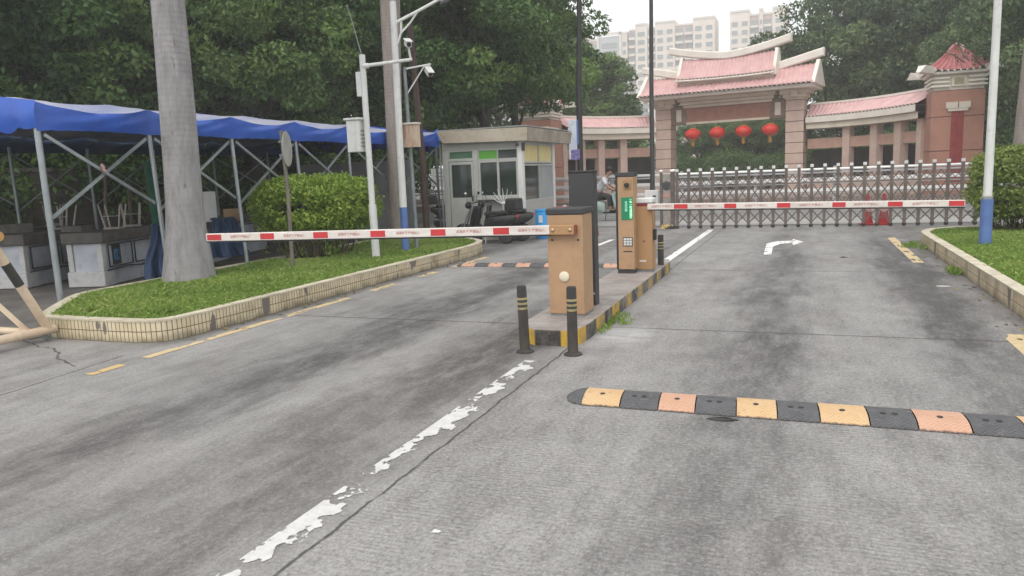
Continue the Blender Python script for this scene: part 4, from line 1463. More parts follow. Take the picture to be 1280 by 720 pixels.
k = MB(); k.bx(-0.12, 0.12, -12, 12, -0.05, 2.15, 0); k.bx(-0.17, 0.17, -12, 12, 2.15, 2.25, 0)
for i in range(9):
    k.bx(0.12, 0.17, -11.8 + i * 2.9, -11.5 + i * 2.9, -0.05, 1.75, 0)
o = k.build('boundary_wall', M_bwall)
o.location = (-17.6, 17.0, 0)
tag(o, 'dark weathered boundary wall behind the blue tent', 'wall')

# ================================================================== GUARDHOUSE
M_alu = mat('grey_white_aluminium', (0.47, 0.48, 0.46), (0.40, 0.41, 0.39), 2.0, 0.5, 0.1, dirt=0.2)
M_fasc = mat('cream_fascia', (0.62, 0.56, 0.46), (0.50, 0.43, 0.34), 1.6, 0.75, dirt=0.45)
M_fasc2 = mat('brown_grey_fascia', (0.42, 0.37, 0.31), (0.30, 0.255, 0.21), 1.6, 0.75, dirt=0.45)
M_panel = mat('grey_wall_panel', (0.43, 0.425, 0.40), (0.36, 0.355, 0.335), 1.2, 0.6, dirt=0.25)
M_cream = mat('cream_curtain', (0.68, 0.58, 0.28), (0.58, 0.49, 0.23), 2.5, 0.7, stretch=(6, 6, 0.6))
M_gfilm = mat('green_window_film', (0.10, 0.33, 0.04), (0.14, 0.40, 0.07), 1.2, 0.25)
M_gfilm2 = mat('dark_green_glass', (0.05, 0.12, 0.07), (0.08, 0.17, 0.10), 1.0, 0.15)
M_frost = mat('frosted_glass', (0.33, 0.36, 0.37), (0.25, 0.28, 0.29), 1.0, 0.25)
gh = thing('guardhouse', 'small grey guardhouse with a cream flat roof and green tinted windows', 'guardhouse', (-7.75, 18.0, 0))
# local frame: x -1.1..1.1, y 0..2.65
k = MB()
k.bx(-1.10, 1.10, 0.05, 0.12, 0.0, 0.10); k.bx(-1.10, -1.04, 0.03, 0.12, 0.1, 2.5); k.bx(-0.10, 1.05, 0.05, 0.12, 0.1, 1.08)
k.bx(-1.10, 1.10, 0.05, 0.12, 2.30, 2.50)
k.bx(-1.10, -1.03, 0.12, 2.6, 0.0, 2.5); k.bx(-1.10, 1.10, 2.6, 2.66, 0.0, 2.5)
k.bx(1.03, 1.09, 0.18, 2.6, 0.0, 0.95); k.bx(1.03, 1.09, 0.18, 2.6, 2.42, 2.5)
k.build('wall', M_panel, gh)
k = MB(); k.bx(0.985, 1.115, 0.0, 0.17, 0.0, 2.46); k.build('corner_post', M_white, gh, bevel=0.01)
k = MB(); k.bx(1.02, 1.11, 2.5, 2.67, 0.0, 2.46); k.build('corner_post', M_white, gh, bevel=0.01)
k = MB(); k.bx(-1.02, 1.02, 0.13, 2.58, 0.01, 0.05); k.build('floor', M_grey, gh)
# roof with slanting fascia
k = MB()
x0, x1, y0, y1 = -1.12, 1.36, -0.22, 3.6
k.add([(x0 + .12, y0 + .08, 2.50), (x1 - .06, y0 + .08, 2.46), (x1 - .06, y1, 2.46), (x0 + .12, y1, 2.50), (x0, y0, 2.80), (x1, y0, 2.78), (x1, y1, 2.78), (x0, y1, 2.80)],
      [(3, 2, 1, 0), (4, 5, 6, 7), (2, 3, 7, 6), (3, 0, 4, 7)], 0)
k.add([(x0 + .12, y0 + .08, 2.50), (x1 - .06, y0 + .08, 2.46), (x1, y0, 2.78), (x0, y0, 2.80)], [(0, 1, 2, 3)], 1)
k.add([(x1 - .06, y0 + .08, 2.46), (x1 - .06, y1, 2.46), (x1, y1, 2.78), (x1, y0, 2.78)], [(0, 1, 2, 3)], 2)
k.bx(x0 + 0.03, x1 - 0.03, y0 + 0.03, y1 - 0.03, 2.803, 2.83, 0)
rf = k.build('roof', [M_grey, M_fasc, M_fasc2], gh)
k = MB(); k.bx(0.35, 1.0, 2.4, 3.5, 2.831, 2.92); k.build('roof_block', M_fasc, rf, bevel=0.01)


def window(parent, xa, xb, za, zb, y, pane, nm='window', nx=1, split=None, t=0.045):
    k = MB()
    k.bx(xa, xb, y - 0.03, y + 0.03, zb - t, zb); k.bx(xa, xb, y - 0.03, y + 0.03, za, za + t)
    k.bx(xa, xa + t, y - 0.03, y + 0.03, za + t, zb - t); k.bx(xb - t, xb, y - 0.03, y + 0.03, za + t, zb - t)
    for i in range(1, nx):
        xx = xa + (xb - xa) * i / nx
        k.bx(xx - t / 2, xx + t / 2, y - 0.03, y + 0.03, za + t, zb - t)
    wn = k.build(nm, M_alu, parent, bevel=0.004)
    for i in range(nx):
        a = xa + (xb - xa) * i / nx + t * 0.6
        b = xa + (xb - xa) * (i + 1) / nx - t * 0.6
        k = MB(); k.bx(a, b, y - 0.006, y + 0.006, za + t * 0.8, zb - t * 0.8)
        k.build('pane', pane[i] if isinstance(pane, list) else pane, wn)
    return wn


dr = MB(); dr.bx(-0.92, -0.24, 0.04, 0.09, 0.06, 1.10); dr.bx(-0.92, -0.86, 0.03, 0.10, 1.10, 2.02); dr.bx(-0.30, -0.24, 0.03, 0.10, 1.10, 2.02); dr.bx(-0.86, -0.30, 0.03, 0.10, 1.94, 2.02)
dr = dr.build('door', M_alu, gh, bevel=0.006)
k = MB(); k.bx(-0.87, -0.29, 0.055, 0.07, 1.09, 1.95); k.build('pane', M_glassd, dr)
k = MB(); k.bx(-0.30, -0.27, -0.01, 0.03, 1.0, 1.14); k.build('handle', M_dark, dr, bevel=0.004)
k = MB(); k.bx(-1.035, -0.93, 0.02, 0.12, 0.10, 2.30); k.bx(-0.23, -0.11, 0.02, 0.12, 0.10, 2.30); k.bx(-0.93, -0.23, 0.02, 0.12, 2.03, 2.07); k.build('door_frame', M_alu, gh)
window(gh, -0.93, -0.23, 2.07, 2.30, 0.07, M_gfilm2, t=0.03)
window(gh, -0.11, 0.985, 2.03, 2.30, 0.07, [M_gfilm, M_glassd], nx=2, t=0.03)
window(gh, -0.11, 0.985, 1.08, 2.03, 0.07, M_glassd, nx=2, t=0.06)
k = MB(); k.bx(-0.15, 1.0, -0.10, 0.05, 1.03, 1.075); k.build('window_sill', M_alu, gh, bevel=0.006)


def side_window(ya, yb, za, zb, panes, n):
    k = MB(); t = 0.045; x = 1.06
    k.bx(x - 0.03, x + 0.035, ya, yb, zb - t, zb); k.bx(x - 0.03, x + 0.035, ya, yb, za, za + t)
    for i in range(n + 1):
        yy = ya + (yb - ya) * i / n
        k.bx(x - 0.03, x + 0.035, max(ya, yy - t / 2), min(yb, yy + t / 2), za + t, zb - t)
    wn = k.build('window', M_alu, gh)
    for i in range(n):
        a = ya + (yb - ya) * i / n + t * .5
        b = ya + (yb - ya) * (i + 1) / n - t * .5
        k = MB(); k.bx(x - 0.006, x + 0.006, a, b, za + t * .9, zb - t * .9); k.build('pane', panes[i], wn)


side_window(0.2, 2.48, 1.92, 2.42, [M_cream, M_cream], 2)
side_window(0.2, 2.48, 0.95, 1.90, [M_glassd, M_frost], 2)
k = MB(); k.bx(1.12, 1.16, -0.05, 0.10, 2.22, 2.42); k.ball((1.02, -0.08, 2.38), 0.045, n=10, k=6); k.build('wall_lamp', M_dark, gh)
k = MB(); k.tube([(-1.13, -0.02, 0.0), (-1.13, -0.02, 2.5)], 0.025, 8); k.build('downpipe', M_galvd, gh)

# blue bin, red water barrier
r = thing('blue_bin', 'bright blue plastic drum beside the right wall of the guardhouse', 'bin', (-6.25, 18.35, 0))
k = MB(); k.lathe([(0.19, 0), (0.205, 0.03), (0.205, 0.30), (0.215, 0.32), (0.205, 0.34), (0.205, 0.66), (0.195, 0.70)], n=24); k.build('drum', M_bluep, r, smooth=40)
k = MB(); k.lathe([(0.20, 0.70), (0.212, 0.71), (0.205, 0.745), (0.06, 0.755)], n=24); k.build('lid', M_bluep, r, smooth=40)
k = MB(); k.bx(-0.05, 0.05, -0.212, -0.206, 0.42, 0.6); k.build('sticker', M_white, r)
r = thing('water_barrier', 'red plastic road barrier block beside the guardhouse, behind the front barrier cabinet', 'barrier', (-5.55, 18.9, 0))
k = MB()
k.prism([(-0.22, 0), (0.22, 0), (0.20, 0.12), (0.10, 0.30), (0.085, 0.78), (-0.085, 0.78), (-0.10, 0.30), (-0.20, 0.12)], -0.55, 0.55, 'y')
for i, p in enumerate(k.v):
    k.v[i] = (p[1], p[0], p[2])
k.build('body', M_redp, r, bevel=0.03)
k = MB()
for sx in (-0.3, 0.3):
    k.lathe([(0.05, 0.78), (0.05, 0.81)], (sx, 0, 0), 12)
k.build('filler_cap', M_white, r)


# ================================================================== SCOOTERS
def scooter(x, y, rz, label, body, box=True, z=0.0):
    r = thing('scooter', label, 'scooter', (x, y, z), rz, 'motor scooters')
    for wx in (0.62, -0.56):
        k = MB()
        R = rotm(PI / 2)
        prof = [(0.15, -0.045), (0.20, -0.05), (0.225, -0.025), (0.23, 0), (0.225, 0.025), (0.20, 0.05), (0.15, 0.045)]
        k.lathe(prof, (wx, 0, 0.23), 22, 0, R)
        wh = k.build('wheel', M_rubber, r, smooth=50)
        k = MB()
        k.lathe([(0.04, -0.05), (0.04, 0.05)], (wx, 0, 0.23), 10, 0, R)
        for a in range(5):
            t = a * 2 * PI / 5
            k.bar((wx, 0, 0.23), (wx + 0.15 * math.cos(t), 0, 0.23 + 0.15 * math.sin(t)), 0.03, 0.03)
        k.build('rim', M_galv, wh)
    k = MB()
    k.tube([(0.62, 0.065, 0.23), (0.50, 0.06, 0.62), (0.46, 0, 0.78)], 0.022, 8); k.tube([(0.62, -0.065, 0.23), (0.50, -0.06, 0.62), (0.46, 0, 0.78)], 0.022, 8)
    k.tube([(0.47, 0, 0.60), (0.36, 0, 0.98)], 0.03, 8)
    k.build('fork', M_galvd, r, smooth=40)
    k = MB()
    k.grid(lambda u, v: (0.62 + 0.27 * math.cos(PI * (0.15 + 0.75 * u)), (v - 0.5) * 0.13, 0.23 + 0.27 * math.sin(PI * (0.15 + 0.75 * u)) - 0.03 * (2 * v - 1) ** 2), 12, 4)
    k.build('mudguard', body, r, smooth=60)
    k = MB()                                     # leg shield
    def shield(u, v):
        wdt = 0.16 + 0.07 * math.sin(PI * u) + 0.03 * u
        s = (v - 0.5) * 2
        return (0.42 - 0.14 * u - 0.07 * s * s, s * wdt, 0.30 + 0.62 * u)
    k.grid(shield, 10, 10)
    sh = k.build('front_shield', body, r, smooth=60)
    md = sh.modifiers.new('thickness', 'SOLIDIFY'); md.thickness = 0.03
    k = MB(); k.bx(-0.12, 0.42, -0.14, 0.14, 0.26, 0.32); k.build('floorboard', M_black, r, bevel=0.02)
    k = MB()                                     # rear body as lofted sections
    secs = [(-0.05, 0.13, 0.24, 0.62), (-0.18, 0.17, 0.26, 0.68), (-0.45, 0.17, 0.34, 0.70), (-0.72, 0.12, 0.48, 0.72), (-0.86, 0.05, 0.58, 0.70)]
    o0 = len(k.v)
    for (sx, hw, zl, zh) in secs:
        for a in range(12):
            t = 2 * PI * a / 12
            k.v.append((sx, hw * math.copysign(abs(math.cos(t)) ** 0.6, math.cos(t)), (zl + zh) / 2 + (zh - zl) / 2 * math.copysign(abs(math.sin(t)) ** 0.6, math.sin(t))))
    for i in range(len(secs) - 1):
        for a in range(12):
            k.f.append((o0 + i * 12 + a, o0 + i * 12 + (a + 1) % 12, o0 + (i + 1) * 12 + (a + 1) % 12, o0 + (i + 1) * 12 + a)); k.mi.append(0)
    k.f.append(tuple(range(o0, o0 + 12))); k.mi.append(0)
    k.f.append(tuple(range(o0 + 48, o0 + 60))); k.mi.append(0)
    k.build('rear_body', body, r, smooth=50)
    k = MB(); k.box((-0.36, 0, 0.745), (0.66, 0.27, 0.09), 0, rotm(0, 0.04, 0)); k.build('seat', M_black, r, bevel=0.035, seg=3)
    k = MB(); k.tube([(0.30, 0.34, 1.00), (0.34, 0.15, 1.0), (0.38, 0, 0.97), (0.34, -0.15, 1.0), (0.30, -0.34, 1.00)], 0.014, 8)
    k.tube([(0.30, 0.34, 1.00), (0.325, 0.22, 1.0)], 0.02, 8); k.tube([(0.30, -0.34, 1.00), (0.325, -0.22, 1.0)], 0.02, 8)
    hb = k.build('handlebar', M_black, r, smooth=40)
    for sy in (-1, 1):
        k = MB(); k.tube([(0.33, sy * 0.2, 1.0), (0.36, sy * 0.27, 1.16), (0.34, sy * 0.30, 1.20)], 0.007, 6)
        k.ball((0.33, sy * 0.31, 1.23), (0.02, 0.06, 0.04), n=10, k=6)
        k.build('mirror', M_chrome if sy > 0 else M_black, r, smooth=50)
    k = MB(); k.ball((0.44, 0, 0.94), (0.09, 0.12, 0.09), n=14, k=8); hl = k.build('headlamp_cowl', body, r, smooth=60)
    k = MB(); k.ball((0.50, 0, 0.94), (0.045, 0.075, 0.06), n=12, k=8); k.build('headlight', mat('lamp_glass', (0.62, 0.64, 0.66), (0.5, 0.52, 0.55), 5, 0.1), hl, smooth=60)
    k = MB(); k.box((-0.875, 0, 0.66), (0.04, 0.10, 0.06)); k.build('tail_light', M_redp, r, bevel=0.01)
    k = MB(); k.tube([(-0.2, -0.17, 0.26), (-0.75, -0.18, 0.32)], [0.03, 0.045], 10); k.build('exhaust', M_galvd, r, smooth=40)
    k = MB(); k.bar((-0.05, 0.1, 0.24), (-0.12, 0.24, 0.01), 0.02); k.build('kickstand', M_galvd, r)
    if box:
        k = MB(); k.box((-0.80, 0, 0.95), (0.34, 0.36, 0.28), 0, None, 0.94); k.build('top_box', M_black, r, bevel=0.04, seg=3)
    return r


M_scwhite = mat('white_scooter_panel', (0.60, 0.63, 0.62), (0.5, 0.54, 0.53), 2, 0.3)
M_scgreen = mat('pale_green_scooter_panel', (0.36, 0.47, 0.43), (0.30, 0.40, 0.37), 2, 0.3)
M_scblack = mat('black_scooter_panel', (0.02, 0.02, 0.022), (0.035, 0.035, 0.038), 2, 0.3)
scooter(-7.30, 17.05, PI - 0.1, 'black scooter with a rear top box parked side-on before the guardhouse window', M_scblack)
scooter(-7.15, 17.58, PI + 0.25, 'dark scooter without a top box parked tight against the guardhouse wall', M_scblack, False)
scooter(-10.35, 22.0, 0.4, 'dark scooter parked in the gap between the tent and the guardhouse', M_scblack, True)
sc = scooter(-6.15, 24.6, 0.05, 'pale green scooter being ridden along the street behind the gate', M_scgreen, False)

# mud-flap fan of white bars (handlebar rack) in front of the guardhouse window
k = MB()
for i, a in enumerate(np.linspace(-1.25, 1.25, 7)):
    pts = [(0.42 * t * math.sin(a), 0.06 * math.sin(t * 3), 0.34 * t * math.cos(a) * (0.6 + 0.4 * t) + 0.10 * t * t) for t in np.linspace(0, 1, 6)]
    k.tube(pts, [0.012, 0.014, 0.015, 0.014, 0.011, 0.006], 6)
k.tube([(0, 0, -1.0), (0, 0, 0.02)], 0.016, 8)
k.lathe([(0.14, -1.03), (0.15, -1.0), (0.05, -0.98)], n=16)
o = k.build('airer_stand', M_white, smooth=40)
o.location = (-7.12, 17.80, 1.03 * 0.9); o.scale = (0.8, 0.8, 0.9)
tag(o, 'small white stand with curved fanned arms in front of the guardhouse window', 'stand')


# ================================================================== RIDER
def skin_mesh(name, joints, bones, material, parent, root=0, sub=2):
    import bmesh
    bm = bmesh.new()
    lay = bm.verts.layers.skin.verify()
    vs = []
    for i, (p, rad) in enumerate(joints):
        v = bm.verts.new(p)
        v[lay].radius = rad if isinstance(rad, tuple) else (rad, rad)
        v[lay].use_root = (i == root)
        vs.append(v)
    for a, b in bones:
        bm.edges.new((vs[a], vs[b]))
    me = bpy.data.meshes.new(name)
    bm.to_mesh(me)
    bm.free()
    o = bpy.data.objects.new(name, me)
    COL.objects.link(o)
    sk = o.modifiers.new('skin', 'SKIN')
    sk.use_smooth_shade = True
    sb = o.modifiers.new('smooth', 'SUBSURF')
    sb.levels = sb.render_levels = sub
    me.materials.append(material)
    o.parent = parent
    return o


M_skin = mat('skin', (0.38, 0.22, 0.15), (0.33, 0.19, 0.13), 6, 0.55)
M_shirt = mat('white_shirt', (0.62, 0.62, 0.66), (0.54, 0.54, 0.58), 4, 0.8)
M_trou = mat('dark_trousers', (0.03, 0.03, 0.035), (0.045, 0.045, 0.05), 5, 0.85)
M_hair = mat('black_hair', (0.012, 0.011, 0.011), (0.02, 0.018, 0.017), 9, 0.6)
pr_ = thing('person', 'person in a white shirt and dark trousers leaning forward on the moving scooter', 'person', (-6.15, 24.6, 0), 0.05)
J = [((-0.34, 0, 0.88), 0.13), ((-0.24, 0, 1.10), 0.125), ((-0.08, 0, 1.33), 0.14), ((0.00, 0, 1.44), 0.065), ((0.06, 0, 1.52), 0.058), ((0.10, 0, 1.60), 0.095), ((0.13, 0, 1.69), 0.085)]
BN = [(0, 1), (1, 2), (2, 3), (3, 4), (4, 5), (5, 6)]
for s in (-1, 1):
    n = len(J)
    J += [((-0.06, s * 0.20, 1.36), 0.06), ((0.08, s * 0.27, 1.14), 0.046), ((0.26, s * 0.32, 1.03), 0.036), ((0.33, s * 0.30, 1.02), 0.034),
          ((-0.30, s * 0.10, 0.86), 0.095), ((0.10, s * 0.15, 0.80), 0.075), ((0.14, s * 0.13, 0.42), 0.052), ((0.15, s * 0.13, 0.37), 0.04), ((0.27, s * 0.13, 0.36), 0.035)]
    BN += [(2, n), (n, n + 1), (n + 1, n + 2), (n + 2, n + 3), (0, n + 4), (n + 4, n + 5), (n + 5, n + 6), (n + 6, n + 7), (n + 7, n + 8)]
bd = skin_mesh('body', J, BN, M_skin, pr_)
JS = [((-0.35, 0, 0.90), 0.155), ((-0.24, 0, 1.10), 0.15), ((-0.08, 0, 1.33), 0.16), ((-0.01, 0, 1.41), 0.085)]
BS = [(0, 1), (1, 2), (2, 3)]
for s in (-1, 1):
    n = len(JS)
    JS += [((-0.06, s * 0.20, 1.36), 0.085), ((0.05, s * 0.262, 1.18), 0.072)]
    BS += [(2, n), (n, n + 1)]
skin_mesh('shirt', JS, BS, M_shirt, pr_)
JT = [((-0.34, 0, 0.86), 0.14)]
BT = []
for s in (-1, 1):
    n = len(JT)
    JT += [((-0.28, s * 0.10, 0.86), 0.115), ((0.10, s * 0.15, 0.80), 0.092), ((0.135, s * 0.135, 0.46), 0.068)]
    BT += [(0, n), (n, n + 1), (n + 1, n + 2)]
skin_mesh('trousers', JT, BT, M_trou, pr_)
k = MB(); k.ball((0.09, 0, 1.685), (0.125, 0.11, 0.10), n=16, k=10); k.box((0.22, 0, 1.68), (0.12, 0.16, 0.02)); k.build('cap', M_hair, pr_, smooth=50)
for s in (-1, 1):
    k = MB(); k.box((0.24, s * 0.13, 0.345), (0.25, 0.09, 0.07)); k.build('shoe', M_hair, pr_, bevel=0.025)

# ================================================================== WHITE GUARDRAIL BEYOND THE STREET
M_rail = mat('white_guardrail', (0.80, 0.80, 0.80), (0.72, 0.72, 0.72), 1.0, 0.5, dirt=0.12)
M_railg = mat('grey_guardrail', (0.42, 0.42, 0.43), (0.34, 0.34, 0.35), 1.0, 0.5)
gr = thing('guardrail', 'long white horizontal guardrail on posts along the far side of the street', 'fence', (-6, 33, 0))
for zc, h_, m_ in ((1.38, 0.10, M_rail), (1.25, 0.07, M_railg), (0.98, 0.13, M_rail), (0.83, 0.06, M_railg), (0.56, 0.12, M_rail), (0.44, 0.05, M_railg)):
    k = MB(); k.bx(-26, 22, -0.03, 0.03, zc - h_ / 2, zc + h_ / 2); k.build('rail', m_, gr, bevel=0.01)
for i in range(17):
    k = MB(); k.bx(-26 + i * 3 - 0.06, -26 + i * 3 + 0.06, 0.03, 0.13, 0.0, 1.5); k.build('post', M_railg, gr)
k = MB(); k.bx(-26, 22, 0.14, 0.34, 0, 0.28); k.build('base_kerb', mat('pink_grey_stone', (0.36, 0.28, 0.25), (0.30, 0.24, 0.21), 2, 0.8), gr)
# notice board in the gap
r = thing('notice_board', 'white notice board on two legs seen between the tent and the guardhouse', 'notice board', (-11.9, 24.0, 0))
k = MB(); k.bx(-0.35, 0.35, -0.02, 0.02, 1.35, 1.95); k.build('board', M_white, r, bevel=0.01)
k = MB(); k.bx(-0.33, -0.29, 0.02, 0.06, 0, 1.95); k.build('leg', M_galv, r)
k = MB(); k.bx(0.29, 0.33, 0.02, 0.06, 0, 1.95); k.build('leg', M_galv, r)
k = MB()
for i, wd in enumerate((0.22, 0.36, 0.3)):
    k.bx(-wd / 2, wd / 2, -0.024, -0.021, 1.78 - i * 0.13, 1.82 - i * 0.13)
k.build('grey_print', M_grey, r)

# ================================================================== GATEWAY ARCH, WINGS, TOWERS
M_pink = mat('pink_granite', (0.50, 0.32, 0.255), (0.43, 0.27, 0.215), 2.5, 0.75, dirt=0.2)
M_pink2 = mat('pale_pink_granite', (0.58, 0.44, 0.375), (0.50, 0.38, 0.33), 2.5, 0.75, dirt=0.15)
M_terra = mat('terracotta_stone', (0.42, 0.215, 0.155), (0.35, 0.175, 0.13), 1.5, 0.8, dirt=0.2)
M_plq = mat('carved_red_stone', (0.40, 0.21, 0.16), (0.34, 0.175, 0.13), 3, 0.8)
M_crm = mat('cream_stone', (0.72, 0.65, 0.56), (0.62, 0.56, 0.47), 1.5, 0.75, dirt=0.2)
M_wht = mat('white_ridge_render', (0.82, 0.78, 0.72), (0.74, 0.69, 0.62), 1.5, 0.7, dirt=0.15)
M_rtile = mat('rose_glazed_tile', (0.66, 0.42, 0.41), (0.56, 0.33, 0.33), 2.2, 0.42, dirt=0.15)
M_rtile2 = mat('deep_rose_glazed_tile', (0.52, 0.20, 0.205), (0.42, 0.13, 0.14), 2.2, 0.35, dirt=0.2)
M_tend = mat('white_tile_end', (0.70, 0.62, 0.56), (0.6, 0.5, 0.46), 4, 0.6)
M_stripe = mat('deep_red_stone', (0.30, 0.05, 0.045), (0.24, 0.04, 0.038), 4, 0.7)
M_groove = mat('dark_joint', (0.14, 0.09, 0.075), (0.11, 0.07, 0.06), 4, 0.9)
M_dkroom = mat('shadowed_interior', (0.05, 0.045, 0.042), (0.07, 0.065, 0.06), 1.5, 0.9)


def tiles(parent, name, eave, ridge, n, m, rib=0.05, sag=0.12, nv=8, ends=True, course=16):
    """ribbed tile roof between an eave curve and a ridge curve (functions of t in 0..1)"""
    k = MB()
    def f(u, v):
        a, b = Vector(eave(u)), Vector(ridge(u))
        p = a.lerp(b, v)
        ph = (u * n) % 1.0
        r = rib * max(0.0, math.cos((ph - 0.5) * PI * 1.6))
        st = 0.02 * (1 - ((v * course) % 1.0))
        return p + Vector((0, 0, r + st - sag * math.sin(PI * v)))
    k.grid(f, n * 6, nv if nv > 8 else 16)
    if ends:
        for i in range(n):
            u = (i + 0.5) / n
            a, b = Vector(eave(u)), Vector(ridge(u))
            d = (a - b); d.z = 0; d.normalize()
            c = a + d * 0.03 + Vector((0, 0, 0.01))
            s = d.cross(Vector((0, 0, 1)))
            w_ = 0.075
            k.box(c, (w_, 0.05, 0.10), 1, Matrix((s, d, Vector((0, 0, 1)))).transposed())
    return k.build(name, [m, M_tend], parent, smooth=30)


arch = thing('gateway_arch', 'pink stone gateway arch with double rose tiled roof and white upturned ridges', 'gateway', (-4.3, 46.0, 0), math.radians(-10))
for sx in (-1, 1):
    k = MB()
    k.bx(sx * 3.72 - 0.5, sx * 3.72 + 0.5, -0.55, 0.55, 0, 0.5)
    nb = 8
    for i in range(nb):
        z0 = 0.5 + i * 0.57
        k.bx(sx * 3.72 - 0.47, sx * 3.72 + 0.47, -0.5, 0.5, z0, z0 + 0.54)
        k.bx(sx * 3.72 - 0.44, sx * 3.72 + 0.44, -0.47, 0.47, z0 + 0.54, z0 + 0.57, 1)
    k.build('column', [M_pink2, M_groove], arch, bevel=0.012)
    k = MB()
    k.bx(sx * 3.72 - 0.50, sx * 3.72 + 0.50, -0.54, 0.54, 5.06, 5.16)
    k.bx(sx * 3.72 - 0.62, sx * 3.72 + 0.62, -0.60, 0.60, 5.16, 5.36)
    k.bx(sx * 3.72 - 0.78, sx * 3.72 + 0.78, -0.72, 0.72, 5.36, 5.60)
    k.bx(sx * 3.72 - 0.18, sx * 3.72 + 0.18, -0.80, -0.72, 5.20, 5.58)
    k.build('capital', M_crm, arch, bevel=0.03)
    k = MB()
    k.prism([(sx * 3.25, 4.15), (sx * 2.35, 4.15), (sx * 2.35, 4.75), (sx * 2.55, 5.25), (sx * 3.25, 5.25)], -0.32, 0.32, 'y')
    cb = k.build('corner_bracket', mat('weathered_bracket', (0.26, 0.19, 0.15), (0.18, 0.14, 0.11), 4, 0.85, dirt=0.4), arch, bevel=0.03)
    k = MB()
    k.bx(sx * 2.80 - 0.16, sx * 2.80 + 0.16, -0.36, -0.32, 4.3, 5.0)
    k.build('carving', M_crm, cb, bevel=0.02)
k = MB(); k.bx(-3.25, 3.25, -0.28, 0.28, 4.22, 5.06); k.build('lintel', M_plq, arch)
k = MB(); k.bx(-2.36, 2.36, -0.40, -0.28, 4.12, 4.24); k.build('lintel_moulding', M_crm, arch, bevel=0.01)
# shallow carved strokes on the plaque (weathered, hard to read in the picture)
rr_ = random.Random(4)
for i in range(7):
    k = MB()
    cx_ = -1.95 + i * 0.65
    for q in range(5):
        zz_ = 4.40 + q * 0.11
        hw = rr_.uniform(0.08, 0.17)
        k.bx(cx_ - hw, cx_ + hw, -0.293, -0.281, zz_, zz_ + 0.028)
    for q in (-0.09, 0.0, 0.10):
        k.bx(cx_ + q - 0.014, cx_ + q + 0.014, -0.2925, -0.281, 4.36, 4.36 + rr_.uniform(0.3, 0.55))
    k.build('carved_character', mat('faded_carving', (0.40, 0.17, 0.12), (0.36, 0.15, 0.11), 6, 0.8), arch)
for i, (z0, z1, d) in enumerate(((5.06, 5.22, 0.46), (5.22, 5.40, 0.62), (5.40, 5.60, 0.80))):
    k = MB(); k.bx(-2.5 - i * 0.12, 2.5 + i * 0.12, -d, d, z0 + 0.002, z1 - 0.01); k.build('cornice', M_crm, arch, bevel=0.01)
k = MB(); k.bx(-4.80, 4.80, -1.45, 1.45, 5.60, 5.78); k.build('eave_board', M_wht, arch, bevel=0.01)
crv = lambda x: 0.02 * abs(x / 4.8) ** 3
for s in (-1, 1):
    tiles(arch, 'lower_roof', lambda u: ((u - 0.5) * 9.7, s * 1.66, 5.80 + crv((u - 0.5) * 9.7)), lambda u: ((u - 0.5) * 9.5, 0, 6.86 + crv((u - 0.5) * 9.5)), 40, M_rtile, rib=0.055, ends=(s < 0))
k = MB(); k.bx(-2.65, 2.65, -0.75, 0.75, 6.2, 6.55)
k.prism([(-0.85, 6.4), (0.85, 6.4), (0.1, 7.55), (-0.1, 7.55)], -2.62, 2.62, 'x')
k.build('upper_core', M_crm, arch)
c2 = lambda x: 0.06 * abs(x / 2.8) ** 2
for s in (-1, 1):
    tiles(arch, 'upper_roof', lambda u: ((u - 0.5) * 5.5, s * 1.02, 6.60 + c2((u - 0.5) * 5.5)), lambda u: ((u - 0.5) * 5.4, s * 0.04, 7.72 + c2((u - 0.5) * 5.4)), 26, M_rtile, rib=0.05, sag=0.10, ends=(s < 0))
k = MB()
k.grid(lambda u, v: ((u - 0.5) * 5.5, -1.05 - 0.06 * math.sin(PI * 2 * v), 6.50 + c2((u - 0.5) * 5.5) + 0.05 * math.cos(2 * PI * v)), 20, 8)
k.build('upper_eave_board', M_wht, arch)


def ridge_beam(name, x0, x1, zf, hgt, wdt, m=M_wht, n=24):
    k = MB()
    def f(u, v):
        x = x0 + (x1 - x0) * u
        a = 2 * PI * v
        y = wdt / 2 * max(-1, min(1, 1.5 * math.cos(a)))
        z = zf(x) + hgt / 2 * max(-1, min(1, 1.5 * math.sin(a)))
        return (x, y, z)
    k.grid(f, n, 12)
    for x in (x0, x1):
        k.bx(x - 0.02, x + 0.02, -wdt / 2, wdt / 2, zf(x) - hgt / 2, zf(x) + hgt / 2)
    return k.build(name, m, arch, smooth=35)


ridge_beam('upper_ridge', -3.4, 3.4, lambda x: 7.84 + 0.58 * abs(x / 3.4) ** 1.5, 0.42, 0.40)
for s in (-1, 1):
    ridge_beam('lower_ridge_horn', s * 2.78, s * 5.08, lambda x: 6.95 + 0.52 * ((abs(x) - 2.78) / 2.3), 0.44, 0.40)
    k = MB(); k.prism([(-1.05, 6.45), (1.05, 6.45), (0.16, 7.95), (-0.16, 7.95)], s * 2.68 - 0.09, s * 2.68 + 0.09, 'x'); k.build('gable_end', M_wht, arch, bevel=0.02)
    k = MB(); k.prism([(-1.70, 5.78), (1.70, 5.78), (0.14, 7.10), (-0.14, 7.10)], s * 4.82 - 0.10, s * 4.82 + 0.10, 'x'); k.build('gable_end', M_wht, arch, bevel=0.02)
    k = MB(); k.bx(s * 2.9, s * 4.0, -0.12, 0.12, 7.0, 7.42) if s < 0 else k.bx(s * 2.9, s * 3.3, -0.12, 0.12, 6.9, 7.1); k.build('ridge_block', M_wht, arch, bevel=0.03)


